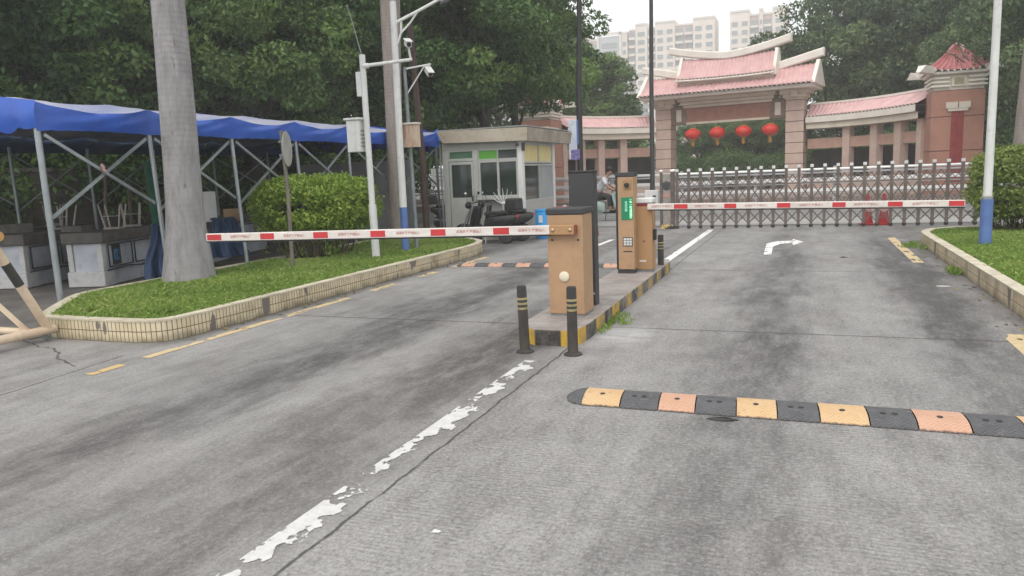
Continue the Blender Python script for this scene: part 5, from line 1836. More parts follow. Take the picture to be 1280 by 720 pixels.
# ---------------------------------------------------------------- red lanterns
def lantern(x, label):
    y = 45.55 - (x + 4.3) * math.tan(math.radians(10))
    r = thing('lantern', label, 'lantern', (x, y, 3.55), 0, 'red lanterns hanging under the arch')
    k = MB()
    n = 28
    prof = [(0.16, -0.30), (0.30, -0.25), (0.42, -0.14), (0.47, 0.0), (0.42, 0.14), (0.30, 0.25), (0.16, 0.30)]
    o0 = len(k.v)
    for rad, z in prof:
        for a in range(n):
            rb = rad * (1.0 if a % 2 else 0.94)
            k.v.append((rb * math.cos(2 * PI * a / n), rb * math.sin(2 * PI * a / n), z))
    for i in range(len(prof) - 1):
        for a in range(n):
            k.f.append((o0 + i * n + a, o0 + i * n + (a + 1) % n, o0 + (i + 1) * n + (a + 1) % n, o0 + (i + 1) * n + a)); k.mi.append(0)
    k.build('body', mat('red_lantern_cloth', (0.72, 0.05, 0.03), (0.60, 0.035, 0.025), 5, 0.5), r, smooth=50)
    for z in (-0.35, 0.30):
        k = MB(); k.lathe([(0.17, z), (0.17, z + 0.05)], n=18); k.build('rim', mat('gold_rim', (0.55, 0.33, 0.08), (0.45, 0.26, 0.06), 5, 0.5), r, smooth=30)
    k = MB(); k.lathe([(0.06, -0.35), (0.09, -0.45), (0.10, -0.62), (0.07, -0.70)], n=12); k.build('tassel', mat('amber_tassel', (0.55, 0.28, 0.06), (0.42, 0.2, 0.05), 12, 0.9), r, smooth=40)
    k = MB(); k.tube([(0, 0, 0.34), (0, 0, 0.62)], 0.012, 6); k.build('cord', M_stripe, r)
    return r


lantern(-6.28, 'round red lantern under the arch lintel, first from the left')
lantern(-4.87, 'round red lantern under the arch lintel, second from the left')
lantern(-3.42, 'round red lantern under the arch lintel, third from the left')
lantern(-1.98, 'round red lantern under the arch lintel, the one nearest the right column')


# ---------------------------------------------------------------- curved colonnades
def colonnade(label, P, cols, inward):
    """P(t) ground curve of the front face; inward(t) unit vector away from the road"""
    o0 = Vector((*P(0.5), 0))
    r = thing('colonnade', label, 'colonnade', tuple(o0))
    def W(t, d, z):
        p = Vector((*P(t), 0)); n = inward(t)
        return Vector((p.x + n[0] * d, p.y + n[1] * d, z)) - o0
    tiles(r, 'tile_roof', lambda u: W(u, -0.45, 4.12), lambda u: W(u, 0.55, 4.78), 30, M_rtile, rib=0.045, sag=0.06)
    tiles(r, 'tile_roof', lambda u: W(u, 1.55, 4.12), lambda u: W(u, 0.55, 4.78), 30, M_rtile, rib=0.045, sag=0.06, ends=False)
    def strip(nm, d0, d1, z0, z1, m, n=24):
        k = MB()
        for i in range(n):
            a, b = i / n, (i + 1) / n
            vs = [W(a, d0, z0), W(b, d0, z0), W(b, d1, z0), W(a, d1, z0), W(a, d0, z1), W(b, d0, z1), W(b, d1, z1), W(a, d1, z1)]
            k.add(vs, [(3, 2, 1, 0), (4, 5, 6, 7), (0, 1, 5, 4), (2, 3, 7, 6)])
        return k.build(nm, m, r)
    strip('ridge', 0.45, 0.65, 4.76, 4.87, M_wht)
    strip('upper_fascia', -0.49, 1.5, 3.78, 4.08, M_wht)
    strip('lower_fascia', -0.36, 1.3, 3.46, 3.77, M_crm)
    strip('spandrel_beam', 0.05, 0.30, 2.40, 2.93, M_pink)
    for t, wd in cols:
        p = W(t, 0.12, 0)
        n = inward(t)
        ang = math.atan2(n[1], n[0]) - PI / 2
        k = MB(); k.box((p.x, p.y, 1.73), (wd * 0.82, 0.46, 3.46), 0, rotm(0, 0, ang)); k.build('column', M_pink2, r, bevel=0.02)
    strip('shade_backing', 1.25, 1.35, 0.0, 2.35, M_dkroom)  # dark backing added so the openings look shaded; the shade is its colour
    strip('railing_base', 0.1, 0.2, 0.0, 0.75, M_pink2)
    return r


def bez(a, b, c):
    def P(t):
        return ((1 - t) ** 2 * a[0] + 2 * t * (1 - t) * b[0] + t * t * c[0], (1 - t) ** 2 * a[1] + 2 * t * (1 - t) * b[1] + t * t * c[1])
    def N(t):
        x = 2 * (1 - t) * (b[0] - a[0]) + 2 * t * (c[0] - b[0]); y = 2 * (1 - t) * (b[1] - a[1]) + 2 * t * (c[1] - b[1])
        l = math.hypot(x, y)
        return (-y / l, x / l)
    return P, N


P_, N_ = bez((-0.05, 45.3), (3.1, 44.5), (4.95, 39.7))
colonnade('curved pink colonnade with rose tiled roof joining the arch to the right tower', P_, [(0.33, 0.5), (0.57, 0.55), (0.78, 0.62), (0.965, 0.5)], N_)
P_, N_ = bez((-13.0, 41.7), (-11.6, 45.6), (-8.6, 46.6))
colonnade('curved pink colonnade with rose tiled roof left of the arch, behind the dark street pole', P_, [(0.03, 0.5), (0.23, 0.5), (0.44, 0.55), (0.68, 0.55)], N_)


# ---------------------------------------------------------------- towers
def tower(label, x, y, rz, mirror=1, plaque=True):
    r = thing('gate_tower', label, 'tower', (x, y, 0), rz, 'gateway towers')
    k = MB()
    zs = [0.0, 1.62, 2.62, 3.62, 4.50]
    zs = [0.0, 0.9, 1.95, 3.40, 4.50]
    for a, b in zip(zs[:-1], zs[1:]):
        k.bx(-1.0, 1.0, -1.0, 1.0, a, b - 0.035)
        k.bx(-0.975, 0.975, -0.975, 0.975, b - 0.035, b, 1)
    k.build('wall', [M_terra, M_groove], r)
    k = MB(); k.bx(-0.95, 0.95, -0.95, 0.95, 4.50, 5.16); cp = k.build('capital', M_crm, r)
    for i in range(3):
        z = 4.64 + i * 0.17
        for s in (-1, 1):
            k = MB(); k.bx(s * 0.36, s * 1.06, -1.06, 1.06, z, z + 0.075); k.build('cornice_slat', M_wht, cp)
    k = MB(); k.bx(-0.27, 0.27, -1.02, -0.95, 4.64, 5.08); k.bx(-0.18, 0.18, -1.035, -1.02, 4.72, 5.0, 1); k.build('cornice_block', [M_crm, mat('olive_stone', (0.36, 0.33, 0.22), (0.3, 0.27, 0.18), 4, 0.8)], cp)
    k = MB(); k.bx(-1.16, 1.16, -1.16, 1.16, 5.16, 5.28); k.build('eave_board', M_wht, r, bevel=0.02)
    n = 11
    rise = lambda u: 0.16 * abs(2 * u - 1) ** 3
    for q in range(4):
        R = rotm(0, 0, q * PI / 2)
        tiles(r, 'tile_roof', lambda u: R @ Vector(((u - 0.5) * 2.5, -1.25, 5.29 + rise(u))), lambda u: R @ Vector(((u - 0.5) * 0.35, -0.16, 6.36)), n, M_rtile2, rib=0.07, sag=0.10)
        k = MB()
        k.tube([R @ Vector((-1.24, -1.24, 5.46)), R @ Vector((-0.85, -0.85, 5.45)), R @ Vector((-0.45, -0.45, 5.80)), R @ Vector((-0.16, -0.16, 6.38))], [0.10, 0.09, 0.08, 0.08], 8)
        k.build('hip_ridge', M_tend if q else M_rtile2, r, smooth=40)
        k = MB()
        R2 = rotm(0, 0, q * PI / 2 + PI / 4)
        k.add([R2 @ Vector(p) for p in [(-1.55, -0.20, 5.20), (-2.35, -0.10, 5.26), (-2.35, 0.10, 5.26), (-1.55, 0.20, 5.20), (-1.45, -0.20, 5.46), (-2.10, -0.20, 5.56), (-2.10, 0.20, 5.56), (-1.45, 0.20, 5.46)]],
              [(3, 2, 1, 0), (4, 5, 6, 7), (0, 1, 5, 4), (1, 2, 6, 5), (2, 3, 7, 6), (3, 0, 4, 7)])
        k.build('eave_horn', M_wht, r, bevel=0.01)
    k = MB(); k.lathe([(0.20, 6.34), (0.24, 6.44), (0.14, 6.50), (0.05, 6.56)], n=14); k.build('finial', M_rtile2, r, smooth=40)
    if plaque:
        k = MB(); k.bx(-0.46, 0.46, -1.10, -1.0, 3.72, 3.98); k.bx(-0.38, 0.38, -1.08, -1.0, 3.60, 3.72); k.bx(-0.02, 0.02, -1.105, -1.10, 3.73, 3.97, 1)
        k.build('plaque', [M_crm, M_groove], r, bevel=0.015)
        k = MB(); k.bx(-0.24, 0.24, -1.022, -1.0, 0.6, 3.60); k.bx(-0.12, -0.05, -1.05, -1.022, 0.6, 3.60); k.bx(0.05, 0.12, -1.05, -1.022, 0.6, 3.60); k.build('red_fillet', M_stripe, r)
    return r


tower('terracotta tower with rose hipped roof and red stripe at the right end of the gateway', 5.95, 39.0, 0.0)
tower('matching terracotta tower whose slatted capital shows above the guardhouse roof', -13.9, 40.6, 0.0)

# ================================================================== DISTANT APARTMENT BLOCKS
M_apt = mat('apartment_cream', (0.70, 0.62, 0.54), (0.62, 0.55, 0.47), 0.3, 0.85)
M_apt2 = mat('apartment_pink_brown', (0.50, 0.36, 0.31), (0.42, 0.30, 0.26), 0.3, 0.85)
M_apt3 = mat('apartment_grey', (0.45, 0.47, 0.46), (0.38, 0.40, 0.40), 0.3, 0.85)
M_aptw = mat('apartment_window', (0.16, 0.19, 0.19), (0.24, 0.27, 0.27), 0.2, 0.2)
M_slabw = mat('balcony_white', (0.68, 0.64, 0.58), (0.6, 0.56, 0.5), 0.5, 0.8)
_box = {}


def unit_box(m):
    if m.name not in _box:
        k = MB(); k.box((0, 0, 0), (1, 1, 1))
        o = k.build('window', m)
        _box[m.name] = o.data
        bpy.data.objects.remove(o)
    return _box[m.name]


def part_box(name, m, parent, c, d):
    o = bpy.data.objects.new(name, unit_box(m))
    COL.objects.link(o)
    o.parent = parent
    o.location = c
    o.scale = d
    return o


def apartment(label, x0, x1, top, bays, rz=0.0, style=0):
    """bays: list of (width share, kind) kind w=flat windowed bay, b=recessed balcony bay, g=glazed framed bay"""
    W = x1 - x0
    r = thing('apartment_block', label, 'apartment block', ((x0 + x1) / 2, 300.0, 0), rz, 'apartment blocks beyond the trees')
    fh = 3.0
    tot = sum(b[0] for b in bays)
    x = -W / 2
    nf = int(top / fh)
    low = 8                                     # storeys above this floor show over the gateway
    for share, kind in bays:
        wd = W * share / tot
        c = x + wd / 2
        dep = 0.0 if kind != 'b' else 1.6
        m = {'w': M_apt, 'b': M_apt2, 'g': M_apt3}[kind]
        hh = top + {'w': 0.0, 'b': -1.5, 'g': -0.6}[kind]
        k = MB(); k.bx(c - wd / 2 + 0.004, c + wd / 2 - 0.004, dep, 14, 0, hh); k.build('wall', m, r)
        lowk = MB()
        for f in range(1, nf):
            z = f * fh + 0.4
            vis = f >= low + 2
            if kind == 'w':
                nn = max(1, int(wd / 3.2))
                for q in range(nn):
                    cx_ = c - wd / 2 + wd * (q + 0.5) / nn
                    if vis:
                        part_box('window', M_aptw, r, (cx_, dep - 0.05, z + 1.25), (wd / nn * 0.58, 0.3, 1.55))
                    else:
                        lowk.bx(cx_ - wd / nn * 0.29, cx_ + wd / nn * 0.29, dep - 0.2, dep + 0.1, z + 0.5, z + 2.0)
            elif kind == 'b':
                if vis:
                    part_box('balcony', M_slabw, r, (c, dep - 0.9, z - 0.1), (wd * 0.86, 1.7, 0.9))
                    part_box('window', M_aptw, r, (c, dep - 0.05, z + 1.35), (wd * 0.7, 0.3, 1.9))
                else:
                    lowk.bx(c - wd * 0.35, c + wd * 0.35, dep - 0.2, dep + 0.1, z + 0.4, z + 2.3)
            else:
                if vis:
                    part_box('window', M_aptw, r, (c, dep - 0.05, z + 1.2), (wd * 0.62, 0.3, 2.0))
                else:
                    lowk.bx(c - wd * 0.31, c + wd * 0.31, dep - 0.2, dep + 0.1, z + 0.2, z + 2.2)
        if lowk.v:
            o = lowk.build('lower_windows', M_aptw, r)
            o['kind'] = 'stuff'
        if kind == 'g':
            k = MB()
            for sx in (-1, 1):
                k.bx(c + sx * wd * 0.46 - 0.35, c + sx * wd * 0.46 + 0.35, -0.7, 0.0, 0, hh + 1.4)
            k.bx(c - wd * 0.5, c + wd * 0.5, -0.7, 0.0, hh + 0.4, hh + 1.4)
            k.build('frame', M_slabw, r)
        else:
            k = MB(); k.bx(c - wd / 2, c + wd / 2, -0.3 + dep, 14.2, hh + 0.003, hh + 0.7); k.build('parapet', M_slabw, r)
        x += wd
    return r


apartment('low grey apartment tower with white framed glazing, leftmost beyond the trees', -86, -65.8, 53.6, [(0.6, 'w'), (0.35, 'b'), (1.1, 'g'), (0.25, 'w')])
apartment('wide cream and pink apartment block rising behind the left half of the arch roof', -65.4, -33.0, 56.0, [(0.5, 'b'), (0.8, 'w'), (0.55, 'b'), (1.3, 'w'), (0.6, 'b'), (0.6, 'b'), (1.4, 'w')])
apartment('cream apartment block with dark balconies rising behind the right half of the arch roof', -27.6, -7.5, 56.8, [(1.3, 'w'), (0.6, 'b'), (0.25, 'w'), (0.6, 'b'), (1.0, 'w')])
apartment('lower pale apartment wing just above the trees left of the arch', -72, -52, 35.0, [(0.6, 'w'), (0.5, 'b'), (0.7, 'w')], 0.0)

# ================================================================== TREES
M_bark = mat('grey_bark', (0.10, 0.085, 0.07), (0.06, 0.052, 0.045), 5, 0.9, bump=0.7, bscale=18, stretch=(3, 3, 0.6))
L_dark = leaf_material('dark_foliage', (0.026, 0.066, 0.020), (0.072, 0.150, 0.038), (0.19, 0.30, 0.075), 0.28, 0.42)
L_mid = leaf_material('mid_foliage', (0.045, 0.085, 0.025), (0.10, 0.17, 0.045), (0.19, 0.29, 0.08), 0.25, 0.5)
L_far = leaf_material('soft_foliage', (0.045, 0.082, 0.038), (0.085, 0.138, 0.058), (0.16, 0.22, 0.09), 0.22, 0.6)
L_hedge = leaf_material('hedge_foliage', (0.13, 0.23, 0.03), (0.25, 0.38, 0.05), (0.43, 0.52, 0.11), 0.3, 0.45)


def tree_meshes(R, H, zc, rz_, leaf, nclump, per, size, seed, cone=0.0):
    rs = np.random.default_rng(seed)
    C_, Rd, Ct, Ti = [], [], [], []
    for i in range(nclump):
        d = rs.normal(size=3); d /= np.linalg.norm(d)
        rad = 0.72 + 0.36 * rs.random() if i % 5 else 0.25 + 0.4 * rs.random()
        wob = 1 + 0.18 * math.sin(3 * math.atan2(d[1], d[0]) + seed) + 0.14 * math.sin(5 * d[2] + seed * 2)
        p = np.array([d[0] * R, d[1] * R, d[2] * rz_]) * rad * wob
        if cone:
            p[:2] *= (1 - cone * (d[2] * 0.5 + 0.5))
        C_.append((p[0], p[1], p[2] + zc))
        r = R * (0.11 + 0.13 * rs.random())
        Rd.append(r)
        Ct.append(int(per * (r / (R * 0.17)) ** 2))
        Ti.append(0.25 + 0.5 * rs.random() + (0.40 if rs.random() < 0.16 else 0))
    P, T = leaves(C_, Rd, Ct, size, 0.5, 0.25, 0.12, Ti, flat=0.6, hollow=0.55)
    cm = quads_mesh('crown', P, T, leaf)
    k = MB()
    k.tube([(0, 0, -0.05), (0.03, 0.02, zc * 0.35), (0.10, -0.05, zc * 0.7), (0.05, 0.05, zc + rz_ * 0.3)], [R * 0.075, R * 0.058, R * 0.045, R * 0.015], 10)
    for i in range(9):
        a = i * 2.4 + seed
        z0 = zc * (0.42 + 0.05 * i)
        e = (R * 0.62 * math.cos(a), R * 0.62 * math.sin(a), zc + rz_ * (-0.35 + 0.1 * i))
        k.tube([(0.06, 0, z0), (e[0] * 0.5, e[1] * 0.5, (z0 + e[2]) / 2 + 0.2), e], [R * 0.028, R * 0.018, R * 0.006], 7)
    t = k.build('trunk', M_bark, None, smooth=50)
    tm = t.data
    bpy.data.objects.remove(t)
    return cm, tm


def tree(meshes, x, y, s, rz, label, group, name='broadleaf_tree', zs=1.0):
    r = thing(name, label, 'tree', (x, y, 0), rz, group)
    r.scale = (s, s, s * zs)
    for nm, me in (('crown', meshes[0]), ('trunk', meshes[1])):
        o = bpy.data.objects.new(nm, me)
        COL.objects.link(o)
        o.parent = r
    return r


TA = tree_meshes(4.6, 12, 7.3, 4.9, L_dark, 220, 270, 0.19, 1)
TB = tree_meshes(4.4, 12, 7.0, 5.1, L_dark, 215, 270, 0.19, 2)
TC = tree_meshes(4.8, 12, 6.9, 4.6, L_mid, 200, 230, 0.21, 3)
TD = tree_meshes(5.2, 13, 7.6, 6.0, L_far, 260, 210, 0.25, 4)
TE = tree_meshes(4.2, 11, 5.8, 4.8, L_mid, 190, 150, 0.30, 5, cone=0.45)
G1 = 'trees in the dense row behind the blue tent'
LB1 = 'dark broadleaf tree in the dense row behind the blue tent'
for (x, y, s, rz, T, zs) in [(-20.5, 11.5, 1.0, 0.3, TA, 1.0), (-21.5, 17.0, 1.05, 1.9, TB, 1.0), (-18.4, 21.8, 0.98, 4.0, TA, 1.05), (-26.5, 9.0, 1.1, 2.2, TB, 1.0),
                             (-28.5, 15.5, 1.15, 5.0, TA, 1.05), (-25.5, 23.5, 1.1, 0.9, TB, 1.1), (-20.0, 29.0, 1.15, 3.1, TA, 1.1), (-33, 22, 1.25, 1.4, TB, 1.1), (-27, 32, 1.25, 2.6, TA, 1.1)]:
    tree(T, x, y, s, rz, LB1, G1, zs=zs)
tree(TA, -14.9, 26.6, 0.95, 5.4, 'dark broadleaf tree behind the lamp post and the end of the tent', G1, zs=1.05)
TF = tree_meshes(2.7, 9, 7.9, 2.3, L_dark, 110, 220, 0.2, 6)
TG = tree_meshes(4.3, 12, 8.3, 4.3, L_dark, 200, 260, 0.19, 8)
tree(TG, -12.0, 28.4, 0.92, 0.7, 'dark broadleaf tree hanging over the guardhouse roof', G1)
tree(TF, -12.5, 33.0, 1.0, 0.4, 'high crowned dark tree beside the left gate tower above the guardhouse', G1)
tree(TC, -16.4, 20.0, 0.72, 2.0, 'slightly lighter broadleaf tree just behind the tent ridge', G1)
# low scrub behind the tent
SHR = quads_mesh('foliage', *leaves([(max(-1.6, min(1.6, rng.normal() * 1.0)), max(-1, min(1, rng.normal() * 0.6)), 0.9 + 0.8 * rng.random()) for i in range(26)], [0.45 + 0.3 * rng.random() for i in range(26)], [420] * 26, 0.105, ctint=[0.3 + 0.4 * rng.random() for i in range(26)]), L_dark)


def shrub(x, y, s, rz, label, group, me=SHR):
    r = thing('shrub', label, 'shrub', (x, y, 0), rz, group)
    r.scale = (s, s, s)
    o = bpy.data.objects.new('foliage', me); COL.objects.link(o); o.parent = r
    k = MB()
    for i in range(5):
        a = i * 1.3
        k.tube([(0.1 * math.cos(a), 0.1 * math.sin(a), 0), (0.5 * math.cos(a), 0.4 * math.sin(a), 1.2)], [0.03, 0.012], 6)
    k.build('stems', M_bark, r)
    return r


for i, (x, y, s) in enumerate([(-18.8, 9.5, 1.5), (-19.0, 12.2, 1.7), (-18.9, 15.0, 1.6), (-18.7, 18.0, 1.7), (-18.5, 21.0, 1.6), (-17.2, 24.0, 1.7), (-15.0, 26.0, 1.6), (-21.5, 10.5, 1.9), (-21.5, 14.0, 2.0), (-21.5, 17.5, 1.9), (-21.0, 21.5, 2.0), (-19.5, 25.5, 2.0), (-23.0, 7.5, 1.9)]):
    shrub(x, y, s, i * 1.9, 'dark scrub behind the weathered wall at the back of the tent', 'scrub behind the tent wall')
tree(TE, -19.0, 63.0, 1.15, 0.4, 'yellow-green tree rising behind the left colonnade, the taller one by the dark pole', 'trees behind the left colonnade')
tree(TE, -14.6, 60.0, 0.92, 2.4, 'yellow-green tree rising behind the left colonnade, next to the arch', 'trees behind the left colonnade')
tree(TC, -25.0, 62.0, 1.2, 1.1, 'broadleaf tree behind the left colonnade, partly hidden by the guardhouse tree', 'trees behind the left colonnade')
G3 = 'trees behind the right colonnade'
LB3 = 'tall hazy green tree in the mass behind the right colonnade'
for (x, y, s, rz, zs) in [(3.4, 57.5, 1.0, 0.2, 1.08), (9.5, 55.0, 1.05, 1.7, 1.1), (15.5, 52.0, 1.1, 3.3, 1.1), (6.5, 64.0, 1.2, 4.4, 1.1), (13.5, 62.0, 1.25, 2.5, 1.1), (20.5, 58.0, 1.2, 0.8, 1.1)]:
    tree(TD, x, y, s, rz, LB3, G3, zs=zs)
tree(TD, 9.6, 46.0, 0.72, 5.0, 'darker tree close behind the right tower', G3, zs=1.2)
tree(TD, 11.5, 36.0, 0.8, 2.0, 'dark tree at the right edge beyond the lawn hedge', G3, zs=1.1)
G4 = 'trees seen through the arch'
for (x, y, s, rz) in [(-7.6, 60, 0.55, 0.4), (-4.2, 62, 0.58, 1.7), (-0.6, 60, 0.55, 3.2), (-2.2, 66, 0.62, 4.0), (-6.0, 67, 0.62, 5.2)]:
    tree(TC, x, y, s, rz, 'low dark tree seen through the opening of the arch', G4, zs=0.85)
for i, (x, y, s) in enumerate([(-7.4, 56, 1.2), (-4.8, 57, 1.3), (-2.4, 56, 1.2), (0.2, 57, 1.3), (-6, 59, 1.4), (-1, 60, 1.4)]):
    shrub(x, y, s, i * 2.1, 'dark shrub at the foot of the trees seen through the arch', 'shrubs seen through the arch')

for i, (x, y, s_) in enumerate([(2.2, 50.5, 1.5), (5.0, 50.0, 1.7), (7.6, 47.5, 1.7), (9.0, 43.0, 1.6), (10.0, 40.0, 1.7), (9.8, 36.5, 1.5), (10.8, 33.0, 1.6), (10.0, 30.0, 1.4)]):
    shrub(x, y, s_, i * 1.7, 'dark shrub in the thicket behind the right colonnade and tower', 'shrubs behind the right colonnade')
for i, (x, y, s_) in enumerate([(-10.5, 52.0, 1.5), (-13.5, 50.0, 1.6), (-16.5, 47.5, 1.6)]):
    shrub(x, y, s_, i * 1.7, 'dark shrub in the thicket behind the left colonnade', 'shrubs behind the left colonnade')
for i, (x, y, s_) in enumerate([(-30, 40, 1.1), (-38, 33, 1.2), (-44, 26, 1.2), (-24, 46, 1.1), (-48, 40, 1.4), (-38, 50, 1.4)]):
    tree(TE, x, y, s_, i * 1.3, 'far green tree filling in behind the dense row left of the street', 'far trees on the left', zs=1.1)

# trunk at the right edge
r = thing('palm_tree', 'tall brown palm trunk at the right edge of the picture behind the hedge', 'palm tree', (5.25, 23.5, 0))
k = MB(); k.tube([(0, 0, 0), (-0.03, 0, 1.5), (0.03, 0, 4), (0.15, 0, 8.5)], [0.36, 0.27, 0.21, 0.19], 16)
M_palm = None


def palm_material(name, c1, c2, ring):
    q = NB(name)
    t = q.t.nodes.new('ShaderNodeTexCoord')
    p = t.outputs['Object']
    x, y, z = q.xyz(p)
    n = q.noise(q.mapping(p, (2.5, 2.5, 0.6)), 4, 7, 0.65)
    c = q.mix(q.ramp(n, 0.36, 0.66), c1, c2)
    zz = q.math('ADD', z, q.math('MULTIPLY', q.math('SUBTRACT', q.noise(p, 3, 3), 0.5), 0.12))
    rg_ = q.math('FRACT', q.math('DIVIDE', zz, 0.085))
    rm = q.ramp(q.math('ABSOLUTE', q.math('SUBTRACT', rg_, 0.5)), 0.2, 0.5)
    c = q.mix(q.math('MULTIPLY', rm, q.math('MULTIPLY', q.ramp(q.noise(p, 2.5, 4), 0.35, 0.7, 0.1, 1.0), q.ramp(z, 0.6, 4.0, 0.08, 0.42))), c, ring)
    sc_ = q.ramp(q.noise(q.mapping(p, (5, 5, 1.2)), 3.2, 4, 0.6), 0.64, 0.70, 0, 0.6)
    c = q.mix(sc_, c, tuple(v * 0.45 for v in c1))
    q.put(q.b.inputs['Base Color'], c)
    q.b.inputs['Roughness'].default_value = 0.85
    q.bump(q.math('SUBTRACT', n, q.math('MULTIPLY', rm, 0.15)), 0.5, 0.012)
    return q.m


M_palm = palm_material('grey_palm_bark', (0.22, 0.212, 0.218), (0.335, 0.325, 0.33), (0.11, 0.098, 0.094))
M_palm2 = palm_material('brown_palm_bark', (0.22, 0.185, 0.165), (0.30, 0.26, 0.235), (0.12, 0.10, 0.09))
k.build('trunk', M_palm2, r, smooth=60)
L_palm = leaf_material('palm_fronds', (0.035, 0.075, 0.02), (0.06, 0.12, 0.03), (0.10, 0.17, 0.05), 0.25)


def fronds(n, L, seed):
    rs = np.random.default_rng(seed)
    Q = []
    for i in range(n):
        a = i * 2.399
        el = 0.25 + 0.9 * (i / n)
        prev = None
        for j in range(26):
            t = j / 25
            rr = L * t * math.cos(el - t * 1.1)
            z = L * t * math.sin(el - t * 1.1 * t) - 0.1 * t
            p = np.array([rr * math.cos(a), rr * math.sin(a), z])
            side = np.array([-math.sin(a), math.cos(a), 0])
            fwd = np.array([math.cos(a), math.sin(a), -0.3])
            ll = L * 0.26 * math.sin(PI * min(1, 0.12 + 0.88 * t)) + 0.05
            for s in (-1, 1):
                tip = p + side * s * ll + fwd * ll * 0.5 + np.array([0, 0, -ll * (0.35 + 0.3 * rs.random())])
                Q.append([p - fwd * 0.03, p + fwd * 0.03, (p + tip) / 2 + fwd * 0.05, tip])
            if prev is not None:
                Q.append([prev + side * 0.025, prev - side * 0.025, p - side * 0.02, p + side * 0.02])
            prev = p
    Q = np.array(Q)
    return Q, 0.5 + rs.normal(size=len(Q)) * 0.15


FR = quads_mesh('crown', *fronds(16, 2.6, 3), L_palm)


def palm_head(root, z, x=0, y=0):
    k = MB(); k.lathe([(0.17, 0), (0.20, 0.3), (0.13, 1.1), (0.06, 1.5)], (x, y, z - 0.05), 14)
    k.build('crownshaft', mat('green_crownshaft', (0.11, 0.17, 0.05), (0.16, 0.21, 0.08), 2, 0.5), root, smooth=50)
    o = bpy.data.objects.new('crown', FR); COL.objects.link(o); o.parent = root; o.location = (x, y, z + 1.25)


palm_head(r, 8.5, 0.15, 0)
r = thing('palm_tree', 'big grey royal palm trunk with a swollen base on the left grass bed', 'palm tree', (-8.95, 9.12, 0.19))
prof = [(0.42, -0.02), (0.395, 0.06), (0.375, 0.2), (0.335, 0.5), (0.295, 0.8), (0.272, 1.15), (0.262, 1.7), (0.258, 2.2), (0.25, 2.9), (0.24, 3.7), (0.228, 4.6), (0.215, 6.2), (0.20, 7.6)]
k = MB()
k.tube([(0.05 * math.sin(z * 0.5) + 0.012 * z, 0.008 * z, z) for _, z in prof], [a for a, _ in prof], 32)
k.build('trunk', M_palm, r, smooth=60)
palm_head(r, 7.6, 0.05, 0.06)
r = thing('palm_tree', 'slimmer palm trunk behind the lamp post, thicker towards the top', 'palm tree', (-9.36, 16.4, 0.19))
k = MB(); k.tube([(0, 0, 0), (0.0, 0.0, 0.6), (0.04, 0.04, 2.6), (0.10, 0.1, 5.6), (0.12, 0.1, 8.0)], [0.24, 0.20, 0.19, 0.235, 0.19], 24); k.build('trunk', M_palm2, r, smooth=60)
palm_head(r, 8.0, 0.12, 0.1)
o = MB(); o.tube([(0, 0, 0), (0.0, 0, 2), (-0.15, 0, 5.4)], [0.085, 0.08, 0.07], 12)
o = o.build('timber_pole', mat('dark_brown_timber', (0.085, 0.055, 0.045), (0.06, 0.04, 0.035), 4, 0.85, stretch=(3, 3, 0.5)), smooth=50)
o.location = (-9.12, 17.45, 0.0)
tag(o, 'thin dark brown timber pole right beside the slimmer palm', 'pole')


# creeper with bare runners sprawling over the right tower roof
vine = thing('creeper', 'dark leafy creeper sprawling over the rose roof of the right tower', 'creeper', (5.95, 39.0, 5.2))
k = MB()
rv = random.Random(5)
pts_l = []
for i in range(9):
    p = Vector((rv.uniform(0.1, 1.3), -1.3, rv.uniform(0.1, 0.5)))
    path = [p.copy()]
    d = Vector((rv.uniform(-0.25, 0.05), 0.16, 0.2))
    for j in range(7):
        d += Vector((rv.uniform(-0.1, 0.1), rv.uniform(-0.02, 0.04), rv.uniform(-0.05, 0.05)))
        p = p + d
        path.append(p.copy())
        pts_l.append(tuple(p))
    k.tube(path, [0.03 - 0.003 * j for j in range(8)], 6)
k.build('runners', M_bark, vine, smooth=50)
P, T = leaves(pts_l, [0.24] * len(pts_l), [9] * len(pts_l), 0.12, 0.5, 0.2, 0.2)
o = bpy.data.objects.new('foliage', quads_mesh('foliage', P, T, L_dark)); COL.objects.link(o); o.parent = vine


